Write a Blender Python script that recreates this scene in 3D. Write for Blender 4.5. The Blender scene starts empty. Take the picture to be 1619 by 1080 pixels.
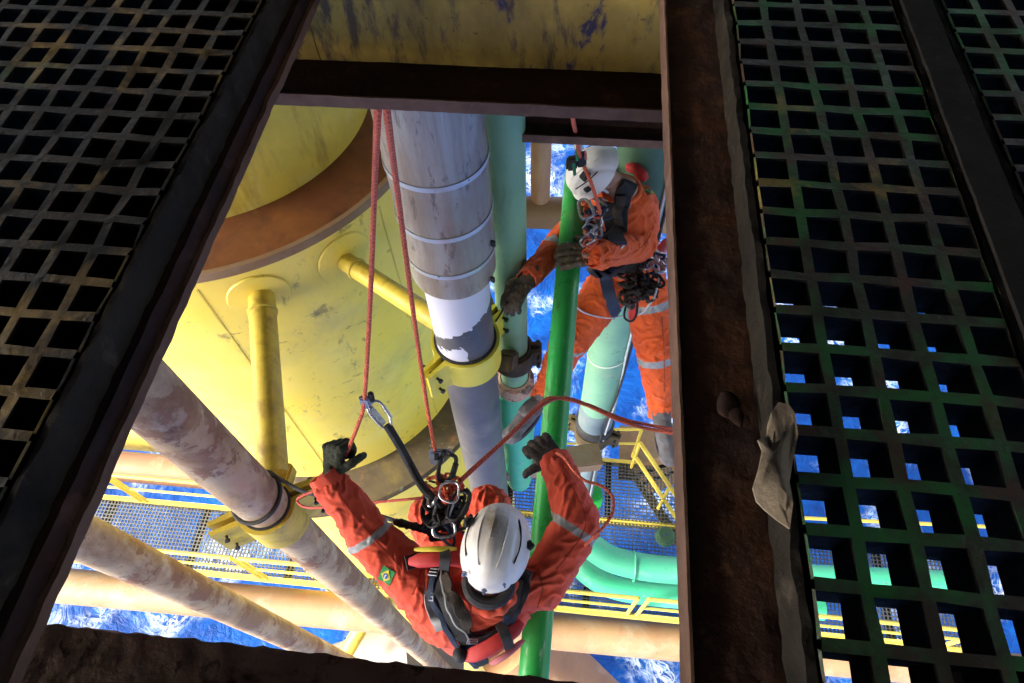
import bpy, bmesh, math, random
from mathutils import Vector, Matrix, noise
from mathutils.bvhtree import BVHTree
random.seed(7)
R = math.radians
SC = bpy.context.scene
COL = SC.collection
SEA_Z = -30.0
SHADE_W = 27.0     # width of the unseen shading slab overhead

# ------------------------------------------------------------------ camera
PPX, PPY, FOC = 809.5, 540.0, 1040.0
AX = Vector((0.99480449, 0.07062941, -0.07331793))    # world X seen in the camera (right, down, forward)
AY = Vector((0.09872152, -0.84515456, 0.5253264))     # world Y
AD = Vector((0.02486149, 0.52983512, 0.84773619))     # world down
cam = bpy.data.cameras.new('camera'); cam_o = bpy.data.objects.new('camera', cam); COL.objects.link(cam_o)
cam.sensor_width = 36; cam.sensor_fit = 'HORIZONTAL'; cam.lens = FOC / 1619 * 36
cam.clip_start = 0.02; cam.clip_end = 5000
m = Matrix(((AX.x, -AX.y, -AX.z), (AY.x, -AY.y, -AY.z), (-AD.x, AD.y, AD.z))).to_4x4()
cam_o.matrix_world = m
SC.camera = cam_o

# ------------------------------------------------------------------ light
SUN_EL, SUN_AZ = 27, 205     # azimuth of the light source, counter-clockwise from +X
w = bpy.data.worlds.new('World'); SC.world = w; w.use_nodes = True
nt = w.node_tree; bg = nt.nodes['Background']
sky = nt.nodes.new('ShaderNodeTexSky'); sky.sky_type = 'NISHITA'; sky.sun_disc = False
sky.dust_density = 5; sky.ozone_density = .4; sky.air_density = .75; sky.sun_elevation = R(SUN_EL); sky.sun_rotation = R(90 - SUN_AZ)
hs = nt.nodes.new('ShaderNodeHueSaturation'); hs.inputs['Saturation'].default_value = .45
nt.links.new(sky.outputs[0], hs.inputs['Color']); nt.links.new(hs.outputs[0], bg.inputs[0]); bg.inputs[1].default_value = 0.15
sun = bpy.data.lights.new('sun', 'SUN'); sun.energy = 1.5; sun.angle = R(12); sun.color = (1, .95, .86)
sun_o = bpy.data.objects.new('sun', sun); COL.objects.link(sun_o)
sd = Vector((math.cos(R(SUN_AZ)) * math.cos(R(SUN_EL)), math.sin(R(SUN_AZ)) * math.cos(R(SUN_EL)), math.sin(R(SUN_EL))))
sun_o.rotation_euler = sd.to_track_quat('Z', 'Y').to_euler()
SC.view_settings.view_transform = 'Standard'; SC.view_settings.look = 'None'
SC.view_settings.exposure = 2.45; SC.view_settings.gamma = 1
SC.render.engine = 'CYCLES'
SC.cycles.max_bounces = 8; SC.cycles.diffuse_bounces = 5

# ------------------------------------------------------------------ helpers
def W(px, py, h):
    """world point at depth h below the camera, under photo pixel px, py (used to measure the place)"""
    r = Vector((px - PPX, py - PPY, FOC)); t = h / r.dot(AD)
    return Vector((r.dot(AX) * t, r.dot(AY) * t, -h))

ORG = {}
def meta(o, label=None, cat=None, group=None, kind=None):
    if label: o['label'] = label
    if cat: o['category'] = cat
    if group: o['group'] = group
    if kind: o['kind'] = kind
    return o
def thing(name, label, cat, loc, group=None):
    o = bpy.data.objects.new(name, None); COL.objects.link(o); o.location = Vector(loc)
    o.empty_display_size = .1
    ORG[o.name] = Vector(loc); return meta(o, label, cat, group)
def obj(name, bm, mat, parent=None, loc=None, smooth=True, label=None, ang=35):
    me = bm if isinstance(bm, bpy.types.Mesh) else None
    if me is None:
        me = bpy.data.meshes.new(name); bm.to_mesh(me); bm.free()
    if parent is not None: L = ORG[parent.name]
    elif loc is not None: L = Vector(loc)
    else:
        c = [v.co for v in me.vertices]; L = Vector((sum(p.x for p in c), sum(p.y for p in c), 0)) / len(c); L.z = min(p.z for p in c)
    me.transform(Matrix.Translation(-L))
    if mat is not None:
        for mm in (mat if isinstance(mat, (list, tuple)) else [mat]): me.materials.append(mm)
    o = bpy.data.objects.new(name, me); COL.objects.link(o)
    ORG[o.name] = L.copy()
    if parent is not None: o.parent = parent
    else: o.location = L
    if smooth:
        for p in me.polygons: p.use_smooth = True
        try: me.set_sharp_from_angle(angle=R(ang))
        except Exception: pass
    if label: o['label'] = label
    return o
def copy_tree(o, parent=None):
    c = o.copy(); COL.objects.link(c)
    if parent: c.parent = parent
    for ch in o.children: copy_tree(ch, c)
    return c
def BM(): return bmesh.new()
def frame(d):
    d = d.normalized(); a = Vector((0, 0, 1)) if abs(d.z) < .9 else Vector((1, 0, 0))
    u = d.cross(a).normalized(); return u, d.cross(u).normalized()
def smooth_path(pts, n=6):
    P = [Vector(p) for p in pts]
    if len(P) < 3: return P
    out = []
    for i in range(len(P) - 1):
        p0 = P[i - 1] if i else P[0] * 2 - P[1]; p1, p2 = P[i], P[i + 1]
        p3 = P[i + 2] if i + 2 < len(P) else P[-1] * 2 - P[-2]
        for k in range(n):
            t = k / n
            out.append(.5 * ((2 * p1) + (p2 - p0) * t + (2 * p0 - 5 * p1 + 4 * p2 - p3) * t * t + (3 * p1 - p0 - 3 * p2 + p3) * t ** 3))
    out.append(P[-1]); return out
def tube(bm, path, r, seg=12, closed=False, caps=True):
    P = [Vector(p) for p in path]; n = len(P)
    rr = r if isinstance(r, (list, tuple)) else [r] * n
    uvl = bm.loops.layers.uv.verify()
    rings = []; u = None; L = 0; Ls = []
    for i in range(n):
        if closed: d = P[(i + 1) % n] - P[i - 1]
        else: d = P[min(i + 1, n - 1)] - P[max(i - 1, 0)]
        if d.length < 1e-9: d = Vector((0, 0, 1))
        d.normalize()
        if u is None: u = frame(d)[0]
        else:
            u = u - d * u.dot(d)
            if u.length < 1e-6: u = frame(d)[0]
            u.normalize()
        v = d.cross(u)
        if i: L += (P[i] - P[i - 1]).length
        Ls.append(L)
        rings.append([bm.verts.new(P[i] + (u * math.cos(2 * math.pi * k / seg) + v * math.sin(2 * math.pi * k / seg)) * rr[i]) for k in range(seg)])
    for i in range(n if closed else n - 1):
        a, b = rings[i], rings[(i + 1) % n]
        for k in range(seg):
            k2 = (k + 1) % seg
            f = bm.faces.new((a[k], a[k2], b[k2], b[k]))
            la, lb = Ls[i], (Ls[i + 1] if i + 1 < n else Ls[i] + .01)
            for lp, uv in zip(f.loops, ((k / seg, la), ((k + 1) / seg, la), ((k + 1) / seg, lb), (k / seg, lb))): lp[uvl].uv = uv
    if caps and not closed:
        bm.faces.new(rings[0][::-1]); bm.faces.new(rings[-1])
    return bm
def cyl(bm, a, b, r, r2=None, seg=32, caps=True): return tube(bm, [a, b], [r, r if r2 is None else r2], seg, caps=caps)
def lathe(bm, prof, center, seg=96):
    """prof: list of (radius, z)"""
    rings = [[bm.verts.new((center[0] + r * math.cos(2 * math.pi * k / seg), center[1] + r * math.sin(2 * math.pi * k / seg), z)) for k in range(seg)] for r, z in prof]
    for a, b in zip(rings, rings[1:]):
        for k in range(seg): bm.faces.new((a[k], a[(k + 1) % seg], b[(k + 1) % seg], b[k]))
    return bm
def box(bm, c, s, rot=None, bev=0):
    b2 = bmesh.new(); bmesh.ops.create_cube(b2, size=1)
    for v in b2.verts: v.co = Vector((v.co.x * s[0], v.co.y * s[1], v.co.z * s[2]))
    if bev: bmesh.ops.bevel(b2, geom=b2.edges[:], offset=bev, segments=2, affect='EDGES')
    M = Matrix.Translation(Vector(c)) @ (rot.to_4x4() if rot is not None else Matrix())
    for v in b2.verts: v.co = M @ v.co
    me = bpy.data.meshes.new('t'); b2.to_mesh(me); b2.free(); bm.from_mesh(me); bpy.data.meshes.remove(me)
    return bm
def basis(x=None, y=None, z=None):
    """rotation whose columns are the given axes (two of three)"""
    if x is None: x = y.cross(z)
    if y is None: y = z.cross(x)
    if z is None: z = x.cross(y)
    x = x.normalized(); y = (y - x * y.dot(x)).normalized(); z = x.cross(y)
    return Matrix((x, y, z)).transposed()
def bar(bm, a, b, wd, ht, up=Vector((0, 0, 1)), bev=0):
    a, b = Vector(a), Vector(b); d = b - a
    x = d.normalized(); y = up.cross(x)
    if y.length < 1e-3: y = Vector((0, 1, 0)).cross(x)
    y.normalize(); rot = Matrix((x, y, x.cross(y))).transposed()
    return box(bm, (a + b) / 2, (d.length, wd, ht), rot, bev)
def ball(bm, c, r, sub=2, rot=None):
    b2 = bmesh.new(); bmesh.ops.create_icosphere(b2, subdivisions=sub, radius=1)
    s = r if isinstance(r, (tuple, list)) else (r, r, r)
    for v in b2.verts:
        p = Vector((v.co.x * s[0], v.co.y * s[1], v.co.z * s[2]))
        if rot is not None: p = rot @ p
        v.co = p + Vector(c)
    me = bpy.data.meshes.new('t'); b2.to_mesh(me); b2.free(); bm.from_mesh(me); bpy.data.meshes.remove(me)
    return bm
def capsule(bm, a, b, r1, r2, seg=16):
    a, b = Vector(a), Vector(b); ball(bm, a, r1, 2); ball(bm, b, r2, 2)
    n = 4; tube(bm, [a.lerp(b, i / n) for i in range(n + 1)], [r1 + (r2 - r1) * i / n for i in range(n + 1)], seg)
def remesh(bm, voxel, smooth=5, fac=.5):
    me = bpy.data.meshes.new('rm'); bm.to_mesh(me); bm.free()
    o = bpy.data.objects.new('rm', me); COL.objects.link(o)
    md = o.modifiers.new('r', 'REMESH'); md.mode = 'VOXEL'; md.voxel_size = voxel
    ms = o.modifiers.new('s', 'SMOOTH'); ms.factor = fac; ms.iterations = smooth
    dg = bpy.context.evaluated_depsgraph_get()
    out = bpy.data.meshes.new_from_object(o.evaluated_get(dg))
    bpy.data.objects.remove(o); bpy.data.meshes.remove(me)
    return out
def nz(p, s=1.0): return noise.noise(Vector(p) * s)
def jitter_edges(bm, amp, scale):
    for v in bm.verts:
        v.co += noise.noise_vector(v.co * scale) * amp

# ------------------------------------------------------------------ materials
def new_mat(name):
    mt = bpy.data.materials.new(name); mt.use_nodes = True
    t = mt.node_tree; b = t.nodes['Principled BSDF']; return mt, t, b
def nd(t, typ, **kw):
    n = t.nodes.new(typ)
    for k, v in kw.items():
        if k in n.inputs: n.inputs[k].default_value = v
        else: setattr(n, k, v)
    return n
def coords(t, scale=(1, 1, 1)):
    tc = nd(t, 'ShaderNodeTexCoord'); mp = nd(t, 'ShaderNodeMapping'); mp.inputs['Scale'].default_value = scale
    t.links.new(tc.outputs['Object'], mp.inputs[0]); return mp.outputs[0]
def ramp(t, src, a, b, c0=(0, 0, 0, 1), c1=(1, 1, 1, 1)):
    r = nd(t, 'ShaderNodeValToRGB'); r.color_ramp.elements[0].position = a; r.color_ramp.elements[1].position = b
    r.color_ramp.elements[0].color = c0; r.color_ramp.elements[1].color = c1
    t.links.new(src, r.inputs[0]); return r.outputs[0]
def mix(t, fac, a, b, mode='MIX'):
    mx = nd(t, 'ShaderNodeMix', data_type='RGBA', blend_type=mode)
    if isinstance(fac, float): mx.inputs[0].default_value = fac
    else: t.links.new(fac, mx.inputs[0])
    for i, v in ((6, a), (7, b)):
        if isinstance(v, (tuple, list)): mx.inputs[i].default_value = (*v[:3], 1)
        else: t.links.new(v, mx.inputs[i])
    return mx.outputs[2]
def noisetex(t, vec, scale, detail=6, rough=.6, dist=0):
    n = nd(t, 'ShaderNodeTexNoise'); n.inputs['Scale'].default_value = scale; n.inputs['Detail'].default_value = detail
    n.inputs['Roughness'].default_value = rough; n.inputs['Distortion'].default_value = dist
    t.links.new(vec, n.inputs['Vector']); return n.outputs['Fac']
def bump(t, b, h, strength=.3, dist=.01):
    bp = nd(t, 'ShaderNodeBump'); bp.inputs['Strength'].default_value = strength; bp.inputs['Distance'].default_value = dist
    t.links.new(h, bp.inputs['Height']); t.links.new(bp.outputs[0], b.inputs['Normal'])
def painted(name, base, base2=None, layers=(), rough=.5, vscale=3, stretch=(1, 1, 1), bumpsc=60, bumpst=.25, metal=0, spec=.5):
    """layers: (colour, noise scale, lo, hi, stretch, strength)"""
    mt, t, b = new_mat(name)
    v = coords(t, stretch)
    if base2 is None: base2 = tuple(c * .8 for c in base)
    col = mix(t, ramp(t, noisetex(t, v, vscale, 5), .35, .65), base, base2)
    for i, (c, sc, lo, hi, st, k) in enumerate(layers):
        vv = coords(t, st); vv2 = nd(t, 'ShaderNodeVectorMath', operation='ADD'); vv2.inputs[1].default_value = (i * 7.3 + 1.1, i * 3.7, i * 5.1)
        t.links.new(vv, vv2.inputs[0])
        f = ramp(t, noisetex(t, vv2.outputs[0], sc, 8, .68, .3), lo, hi)
        mm = nd(t, 'ShaderNodeMath', operation='MULTIPLY'); mm.inputs[1].default_value = k; t.links.new(f, mm.inputs[0])
        col = mix(t, mm.outputs[0], col, c)
    t.links.new(col, b.inputs['Base Color'])
    n = noisetex(t, v, bumpsc, 5)
    bump(t, b, n, bumpst, .003)
    t.links.new(ramp(t, noisetex(t, v, vscale * 3, 4), .3, .7, (rough - .1,) * 3 + (1,), (rough + .15,) * 3 + (1,)), b.inputs['Roughness'])
    b.inputs['Metallic'].default_value = metal
    b.inputs['Specular IOR Level'].default_value = spec
    return mt
V1 = (1, 1, 1); VS = (1, 1, .18)
RUST = (.16, .05, .018); DRUST = (.045, .02, .012)
M = {}
M['yellow'] = painted('yellow_paint', (.88, .66, .07), (.88, .69, .13), [((.50, .42, .14), 1.4, .50, .70, V1, .55), ((.22, .17, .06), 7, .60, .68, (1, 1, .5), .75), ((.14, .09, .03), 3.4, .62, .66, (1, 1, 2.5), .6), ((.84, .72, .22), 2.6, .54, .72, V1, .5), ((.12, .08, .03), 26, .66, .70, V1, .8)], .45, 1.3, bumpsc=30)
M['yellow2'] = painted('weathered_yellow_paint', (.72, .57, .08), (.60, .47, .07), [((.22, .12, .03), 5, .52, .7, VS, .7), ((.75, .70, .35), 3, .55, .75, V1, .4)], .5, 4)
M['yellow_strut'] = painted('ochre_yellow_paint', (.66, .50, .05), (.50, .36, .04), [((.16, .09, .02), 7, .52, .72, V1, .7), ((.12, .06, .015), 2.4, .55, .7, V1, .5)], .5, 4)
M['yellow_clean'] = painted('clamp_yellow_paint', (.80, .68, .06), (.74, .62, .05), [((.30, .22, .05), 8, .66, .75, V1, .5)], .42, 4)
M['rail_yellow'] = painted('rail_yellow_paint', (.60, .48, .08), (.56, .42, .07), [((.3, .14, .03), 6, .6, .7, V1, .7)], .5, 3)
M['orange_rust'] = painted('orange_rust', (.24, .080, .008), (.16, .045, .006), [((.05, .02, .01), 4, .5, .72, V1, .6), ((.40, .16, .02), 6, .58, .8, V1, .5)], .75, 3)
M['brown_ledge'] = painted('brown_weathered_coating', (.075, .052, .018), (.045, .030, .014), [((.17, .12, .02), 4, .5, .66, V1, .5), ((.26, .25, .20), 9, .62, .68, V1, .6), ((.20, .08, .02), 6, .58, .66, V1, .6), ((.06, .04, .02), 9, .55, .7, V1, .5)], .8, 4)
M['clad'] = painted('metal_cladding', (.50, .47, .41), (.38, .35, .30), [((.24, .15, .08), 11, .44, .62, (1, 1, .10), .55), ((.10, .08, .07), 18, .57, .63, (1, 1, .3), .7), ((.30, .22, .14), 3, .45, .6, (1, 1, .4), .6), ((.75, .77, .8), 3, .6, .75, VS, .5)], .42, 4, stretch=(1, 1, .4), metal=.35)
M['band'] = painted('steel_band', (.62, .64, .66), (.5, .52, .54), [], .35, 8, metal=.5)
M['tan'] = painted('sun_bleached_tan_pipe', (.29, .185, .095), (.23, .13, .065), [((.32, .26, .18), 1.6, .50, .64, V1, .65), ((.16, .07, .03), 14, .63, .70, V1, .8), ((.30, .10, .04), 2.3, .60, .72, V1, .6)], .6, 1.5)
M['orange_pipe'] = painted('faded_orange_pipe', (.36, .18, .085), (.31, .15, .075), [((.52, .36, .2), 3, .55, .7, VS, .6)], .55, 2)
M['scab'] = painted('scabbed_pipe', (.46, .31, .16), (.46, .37, .25), [((.24, .14, .07), 3.2, .42, .56, (1, 1, .6), .85), ((.22, .10, .045), 2.3, .53, .55, (1, 1, .8), .85), ((.13, .06, .03), 9.0, .60, .63, (1, 1, .8), .7), ((.46, .32, .18), 2.2, .52, .62, V1, .7), ((.05, .03, .02), 30, .64, .69, V1, .8), ((.50, .43, .33), 4, .58, .66, V1, .6)], .65, 4)
M['green'] = painted('green_paint', (.025, .38, .07), (.03, .32, .06), [((.03, .07, .02), 10, .60, .68, (1, .25, 1), .7), ((.16, .34, .14), 3, .58, .70, V1, .5), ((.35, .55, .35), 34, .63, .67, (1, .2, 1), .6), ((.10, .07, .03), 20, .68, .71, V1, .8)], .32, 3)
M['green_old'] = painted('chalky_green_paint', (.27, .48, .27), (.20, .38, .21), [((.10, .14, .09), 7, .58, .7, VS, .6), ((.30, .42, .30), 4, .6, .74, VS, .5)], .6, 2.5)
M['mint'] = painted('mint_paint', (.20, .42, .27), (.16, .34, .24), [((.06, .10, .08), 14, .62, .68, V1, .8), ((.4, .38, .2), 3, .6, .75, V1, .4)], .55, 3)
M['darkgreen'] = painted('dark_and_shaded_green', (.07, .16, .09), (.05, .12, .07), [], .6, 3)  # dark green; on the mint pipe's upper length it paints in shade
M['mintpipe'] = painted('bright_mint_pipe', (.05, .50, .27), (.08, .44, .27), [((.12, .10, .06), 14, .62, .67, V1, .7), ((.25, .50, .36), 6, .55, .7, V1, .5), ((.3, .3, .1), 5, .64, .74, V1, .4)], .45, 1.2)
M['bluegrey'] = painted('blue_grey_wrap', (.17, .23, .25), (.13, .18, .21), [((.3, .3, .25), 6, .6, .7, V1, .5)], .6, 4)
M['plate_grey'] = painted('grey_plate', (.15, .145, .14), (.19, .175, .16), [((.3, .2, .12), 3, .6, .72, V1, .5)], .7, 1)
M['rustbeam'] = painted('scaled_rusty_steel', (.065, .028, .015), (.105, .042, .020), [((.040, .020, .015), 9, .46, .58, V1, .85), ((.22, .11, .05), 22, .58, .68, V1, .6), ((.03, .015, .012), 50, .60, .66, V1, .8), ((.030, .022, .022), 4, .5, .64, V1, .6)], .85, 7, bumpsc=45, bumpst=1.0, spec=.25)
M['rustbeam2'] = painted('flaking_rusty_steel', (.58, .40, .29), (.42, .27, .19), [((.06, .034, .028), 8, .50, .58, V1, .85), ((.45, .28, .06), 26, .62, .68, V1, .6), ((.36, .12, .07), 12, .56, .64, V1, .6), ((.05, .03, .025), 45, .58, .64, V1, .7)], .9, 9, bumpsc=50, bumpst=1.0, spec=.25)
M['rust_edge'] = painted('pale_brown_flange_edge', (.20, .11, .07), (.13, .07, .045), [((.26, .19, .13), 30, .58, .7, V1, .5)], .8, 14, bumpst=.8, spec=.3)  # paler brown than the flange tops
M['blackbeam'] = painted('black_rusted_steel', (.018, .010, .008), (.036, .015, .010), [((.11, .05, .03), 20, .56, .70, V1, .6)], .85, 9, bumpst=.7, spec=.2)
M['grate'] = painted('moulded_grating_resin', (.016, .022, .007), (.020, .014, .008), [((.008, .10, .018), 9, .46, .58, V1, .9), ((.20, .13, .03), 4.2, .60, .66, V1, .8), ((.050, .020, .012), 16, .50, .60, V1, .8), ((.02, .40, .16), 30, .68, .73, V1, .8)], .5, 9, bumpsc=120, bumpst=.6)
M['grate_l'] = painted('moulded_grating_resin_ochre', (.013, .011, .006), (.010, .009, .006), [((.34, .21, .045), 4.2, .50, .60, V1, .9), ((.05, .03, .015), 25, .5, .6, V1, .6), ((.015, .15, .035), 3.6, .60, .70, V1, .85), ((.05, .02, .012), 11, .58, .68, V1, .6), ((.5, .4, .2), 30, .68, .75, V1, .6)], .5, 9, bumpsc=120, bumpst=.6)
M['resin'] = painted('dark_resin_side', (.020, .017, .014), (.032, .027, .021), [((.09, .075, .06), 26, .58, .70, V1, .6), ((.008, .007, .006), 9, .5, .62, V1, .7)], .85, 12, bumpsc=60, bumpst=1.0, spec=.1)
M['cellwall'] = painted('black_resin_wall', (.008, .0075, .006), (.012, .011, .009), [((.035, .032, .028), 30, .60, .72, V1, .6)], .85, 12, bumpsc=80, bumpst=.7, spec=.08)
M['strip'] = painted('dark_steel_strip', (.018, .017, .016), (.012, .011, .011), [((.05, .045, .04), 40, .62, .70, V1, .6)], .85, 12, bumpst=.6, spec=.15)
M['sealant'] = painted('grey_brown_flake', (.27, .21, .14), (.20, .155, .11), [((.40, .34, .25), 14, .50, .7, V1, .6), ((.10, .07, .045), 26, .57, .66, V1, .6)], .9, 18, bumpst=.8)
M['web_yellow'] = painted('stained_yellow_girder', (.62, .42, .075), (.50, .31, .06), [((.45, .36, .12), 6, .55, .7, (1, 1, .3), .5), ((.050, .036, .055), 14, .52, .60, (1, 1, .28), .8), ((.13, .045, .012), 5, .52, .7, (1, 1, .5), .6), ((.018, .028, .13), 8, .57, .61, (1.2, 1, .4), .9), ((.05, .02, .01), 3, .45, .65, (1, 1, .7), .6), ((.03, .02, .012), 60, .62, .68, V1, .7)], .7, 5)
M['black'] = painted('black_webbing', (.022, .023, .026), (.03, .03, .034), [((.12, .10, .08), 30, .6, .75, V1, .5)], .8, 30, bumpsc=300, bumpst=.5)
M['navy'] = painted('navy_webbing', (.03, .05, .10), (.025, .04, .08), [], .8, 30, bumpsc=300)
M['rubber'] = painted('black_rubber', (.02, .02, .02), (.03, .028, .028), [], .7, 20)
M['brownweb'] = painted('worn_brown_webbing', (.075, .058, .045), (.05, .038, .03), [((.20, .17, .13), 30, .58, .75, V1, .5)], .9, 25, bumpsc=250, bumpst=.7)
M['steel'] = painted('worn_steel', (.62, .62, .64), (.45, .45, .47), [], .32, 40, metal=.9)
M['alu'] = painted('anodised_blue_grey', (.45, .52, .66), (.36, .42, .56), [((.1, .1, .1), 40, .6, .7, V1, .7)], .35, 30, metal=.6)
M['white_cable'] = painted('white_cable', (.75, .75, .73), (.6, .6, .58), [], .5, 20)
M['glove_dark'] = painted('dark_green_work_glove', (.035, .042, .020), (.022, .026, .016), [((.09, .09, .06), 40, .58, .75, V1, .5)], .85, 30, bumpsc=200, bumpst=.8)
M['glove_black'] = painted('dark_brown_work_glove', (.040, .028, .022), (.022, .017, .015), [((.08, .06, .05), 50, .58, .75, V1, .5)], .85, 30, bumpsc=200, bumpst=.8)
M['glove_camo'] = painted('muddy_leather_glove', (.13, .095, .045), (.055, .040, .026), [((.30, .25, .17), 26, .56, .66, V1, .7), ((.02, .015, .012), 18, .56, .66, V1, .7)], .75, 22, bumpsc=90, bumpst=1)
M['boot'] = painted('grey_suede_boot', (.11, .11, .115), (.16, .155, .165), [((.10, .09, .09), 20, .55, .7, V1, .6)], .85, 15, bumpsc=120)
M['sole'] = painted('boot_sole', (.035, .03, .03), (.05, .045, .045), [], .8, 15)
M['skin'] = painted('tanned_skin', (.42, .22, .14), (.36, .18, .11), [], .5, 20)
M['white_shell'] = painted('scuffed_white_helmet', (.82, .80, .76), (.76, .74, .69), [((.52, .42, .30), 6, .60, .80, (1, .5, 1), .35), ((.3, .24, .18), 40, .66, .72, V1, .5)], .35, 5, bumpst=.05)
M['helmet_grime'] = painted('grimy_helmet_crown', (.80, .77, .71), (.62, .54, .42), [((.30, .19, .09), 6, .46, .66, (1, .4, 1), .65), ((.3, .24, .18), 40, .64, .70, V1, .5)], .4, 7, bumpst=.05)
M['red_pad'] = painted('red_coated_fabric', (.58, .035, .03), (.5, .03, .03), [((.25, .02, .02), 20, .60, .72, V1, .5)], .6, 6, bumpsc=40, bumpst=.5)
M['pink'] = painted('pink_fabric', (.75, .25, .27), (.7, .22, .25), [], .6, 6)
M['eye'] = painted('eye', (.7, .7, .68), (.7, .7, .68), [], .2, 6, bumpst=0)
M['hair'] = painted('dark_hair', (.03, .02, .015), (.02, .015, .01), [], .7, 60, bumpsc=200)
M['deck'] = painted('dark_deck_plate', (.05, .035, .028), (.035, .028, .022), [], .9, 2)
def fabric(name, c1, c2):
    mt, t, b = new_mat(name); v = coords(t)
    col = mix(t, ramp(t, noisetex(t, v, 9, 4), .35, .65), c1, c2)
    col = mix(t, ramp(t, noisetex(t, v, 22, 8, .7), .60, .78), col, tuple(c * .45 for c in c1))
    col = mix(t, ramp(t, noisetex(t, v, 5, 6, .65), .56, .72), col, tuple(c * .62 + .03 for c in c1))
    t.links.new(col, b.inputs['Base Color']); b.inputs['Roughness'].default_value = .9; b.inputs['Specular IOR Level'].default_value = .2
    b.inputs['Sheen Weight'].default_value = .15
    n1 = noisetex(t, v, 14, 2, .4, 1.5); n2 = noisetex(t, v, 500, 2)
    a = nd(t, 'ShaderNodeMath', operation='MULTIPLY_ADD'); a.inputs[1].default_value = .12
    t.links.new(n2, a.inputs[0]); t.links.new(n1, a.inputs[2])
    bump(t, b, a.outputs[0], .35, .010); return mt
M['coverall'] = fabric('orange_red_coverall', (.76, .105, .052), (.68, .088, .045))
M['coverall2'] = fabric('orange_coverall', (.80, .13, .030), (.72, .11, .028))
M['tape'] = painted('grey_reflective_tape', (.28, .29, .29), (.34, .35, .35), [], .4, 14, bumpsc=100)
def rope_mat(name, c1, c2, fleck):
    mt, t, b = new_mat(name)
    uv = nd(t, 'ShaderNodeTexCoord'); mp = nd(t, 'ShaderNodeMapping'); mp.inputs['Scale'].default_value = (1, 60, 1)
    t.links.new(uv.outputs['UV'], mp.inputs[0])
    wv = []
    for sx in (1, -1):
        sp = nd(t, 'ShaderNodeSeparateXYZ'); t.links.new(mp.outputs[0], sp.inputs[0])
        a = nd(t, 'ShaderNodeMath', operation='MULTIPLY_ADD'); a.inputs[1].default_value = 3.0 * sx; t.links.new(sp.outputs[0], a.inputs[0]); t.links.new(sp.outputs[1], a.inputs[2])
        s = nd(t, 'ShaderNodeMath', operation='MULTIPLY'); s.inputs[1].default_value = 6.283; t.links.new(a.outputs[0], s.inputs[0])
        q = nd(t, 'ShaderNodeMath', operation='SINE'); t.links.new(s.outputs[0], q.inputs[0]); wv.append(q.outputs[0])
    mx = nd(t, 'ShaderNodeMath', operation='MAXIMUM'); t.links.new(wv[0], mx.inputs[0]); t.links.new(wv[1], mx.inputs[1])
    v = coords(t); n = noisetex(t, v, 30, 4)
    col = mix(t, ramp(t, n, .35, .65), c1, c2)
    col = mix(t, ramp(t, mx.outputs[0], -.3, .5), tuple(c * .7 for c in c1), col)
    col = mix(t, ramp(t, wv[0], .93, .97), col, fleck)
    t.links.new(col, b.inputs['Base Color']); b.inputs['Roughness'].default_value = .8
    bump(t, b, mx.outputs[0], .6, .002); return mt
M['rope'] = rope_mat('red_kernmantle_rope', (.88, .17, .075), (.78, .13, .065), (.60, .20, .12))
M['rope_dark'] = rope_mat('dark_red_rope', (.75, .12, .08), (.62, .09, .07), (.3, .2, .16))
def sea_mat():
    mt, t, b = new_mat('sea_water')
    v = coords(t, (1, 1, 1))
    dn = nd(t, 'ShaderNodeTexNoise'); dn.inputs['Scale'].default_value = .35; dn.inputs['Detail'].default_value = 4; t.links.new(v, dn.inputs['Vector'])
    va = nd(t, 'ShaderNodeVectorMath', operation='MULTIPLY_ADD'); va.inputs[1].default_value = (3.2, 3.2, 0)
    t.links.new(dn.outputs['Color'], va.inputs[0]); t.links.new(v, va.inputs[2])
    big = noisetex(t, v, .22, 4, .55)
    # foam lace
    def lace(scale, wdt):
        n = noisetex(t, va.outputs[0], scale, 7, .62, .6)
        s = nd(t, 'ShaderNodeMath', operation='SUBTRACT'); s.inputs[1].default_value = .5; t.links.new(n, s.inputs[0])
        a = nd(t, 'ShaderNodeMath', operation='ABSOLUTE'); t.links.new(s.outputs[0], a.inputs[0])
        return ramp(t, a.outputs[0], 0, wdt, (1, 1, 1, 1), (0, 0, 0, 1))
    l1 = lace(1.0, .040); l2 = lace(2.6, .065)
    sm = nd(t, 'ShaderNodeMath', operation='MAXIMUM'); t.links.new(l1, sm.inputs[0])
    l2s = nd(t, 'ShaderNodeMath', operation='MULTIPLY'); l2s.inputs[1].default_value = .55; t.links.new(l2, l2s.inputs[0]); t.links.new(l2s.outputs[0], sm.inputs[1])
    patch = ramp(t, big, .50, .70)
    mk = nd(t, 'ShaderNodeMath', operation='MULTIPLY'); t.links.new(sm.outputs[0], mk.inputs[0]); t.links.new(patch, mk.inputs[1])
    tur = ramp(t, noisetex(t, va.outputs[0], .8, 5), .46, .72)
    tm = nd(t, 'ShaderNodeMath', operation='MULTIPLY'); t.links.new(tur, tm.inputs[0]); t.links.new(patch, tm.inputs[1])
    col = mix(t, ramp(t, noisetex(t, va.outputs[0], .6, 5), .3, .7), (.001, .018, .11), (.002, .080, .34))
    col = mix(t, ramp(t, noisetex(t, v, .09, 3, .5), .42, .62), mix(t, 0.55, col, (.0005, .012, .08)), col)
    col = mix(t, tm.outputs[0], col, (.03, .22, .50))
    col = mix(t, mk.outputs[0], col, (.72, .80, .84))
    t.links.new(col, b.inputs['Base Color']); b.inputs['Roughness'].default_value = .5
    b.inputs['Specular IOR Level'].default_value = .12
    bump(t, b, noisetex(t, va.outputs[0], 2.0, 8, .6), .5, .3)
    return mt
M['sea'] = sea_mat()
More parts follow.
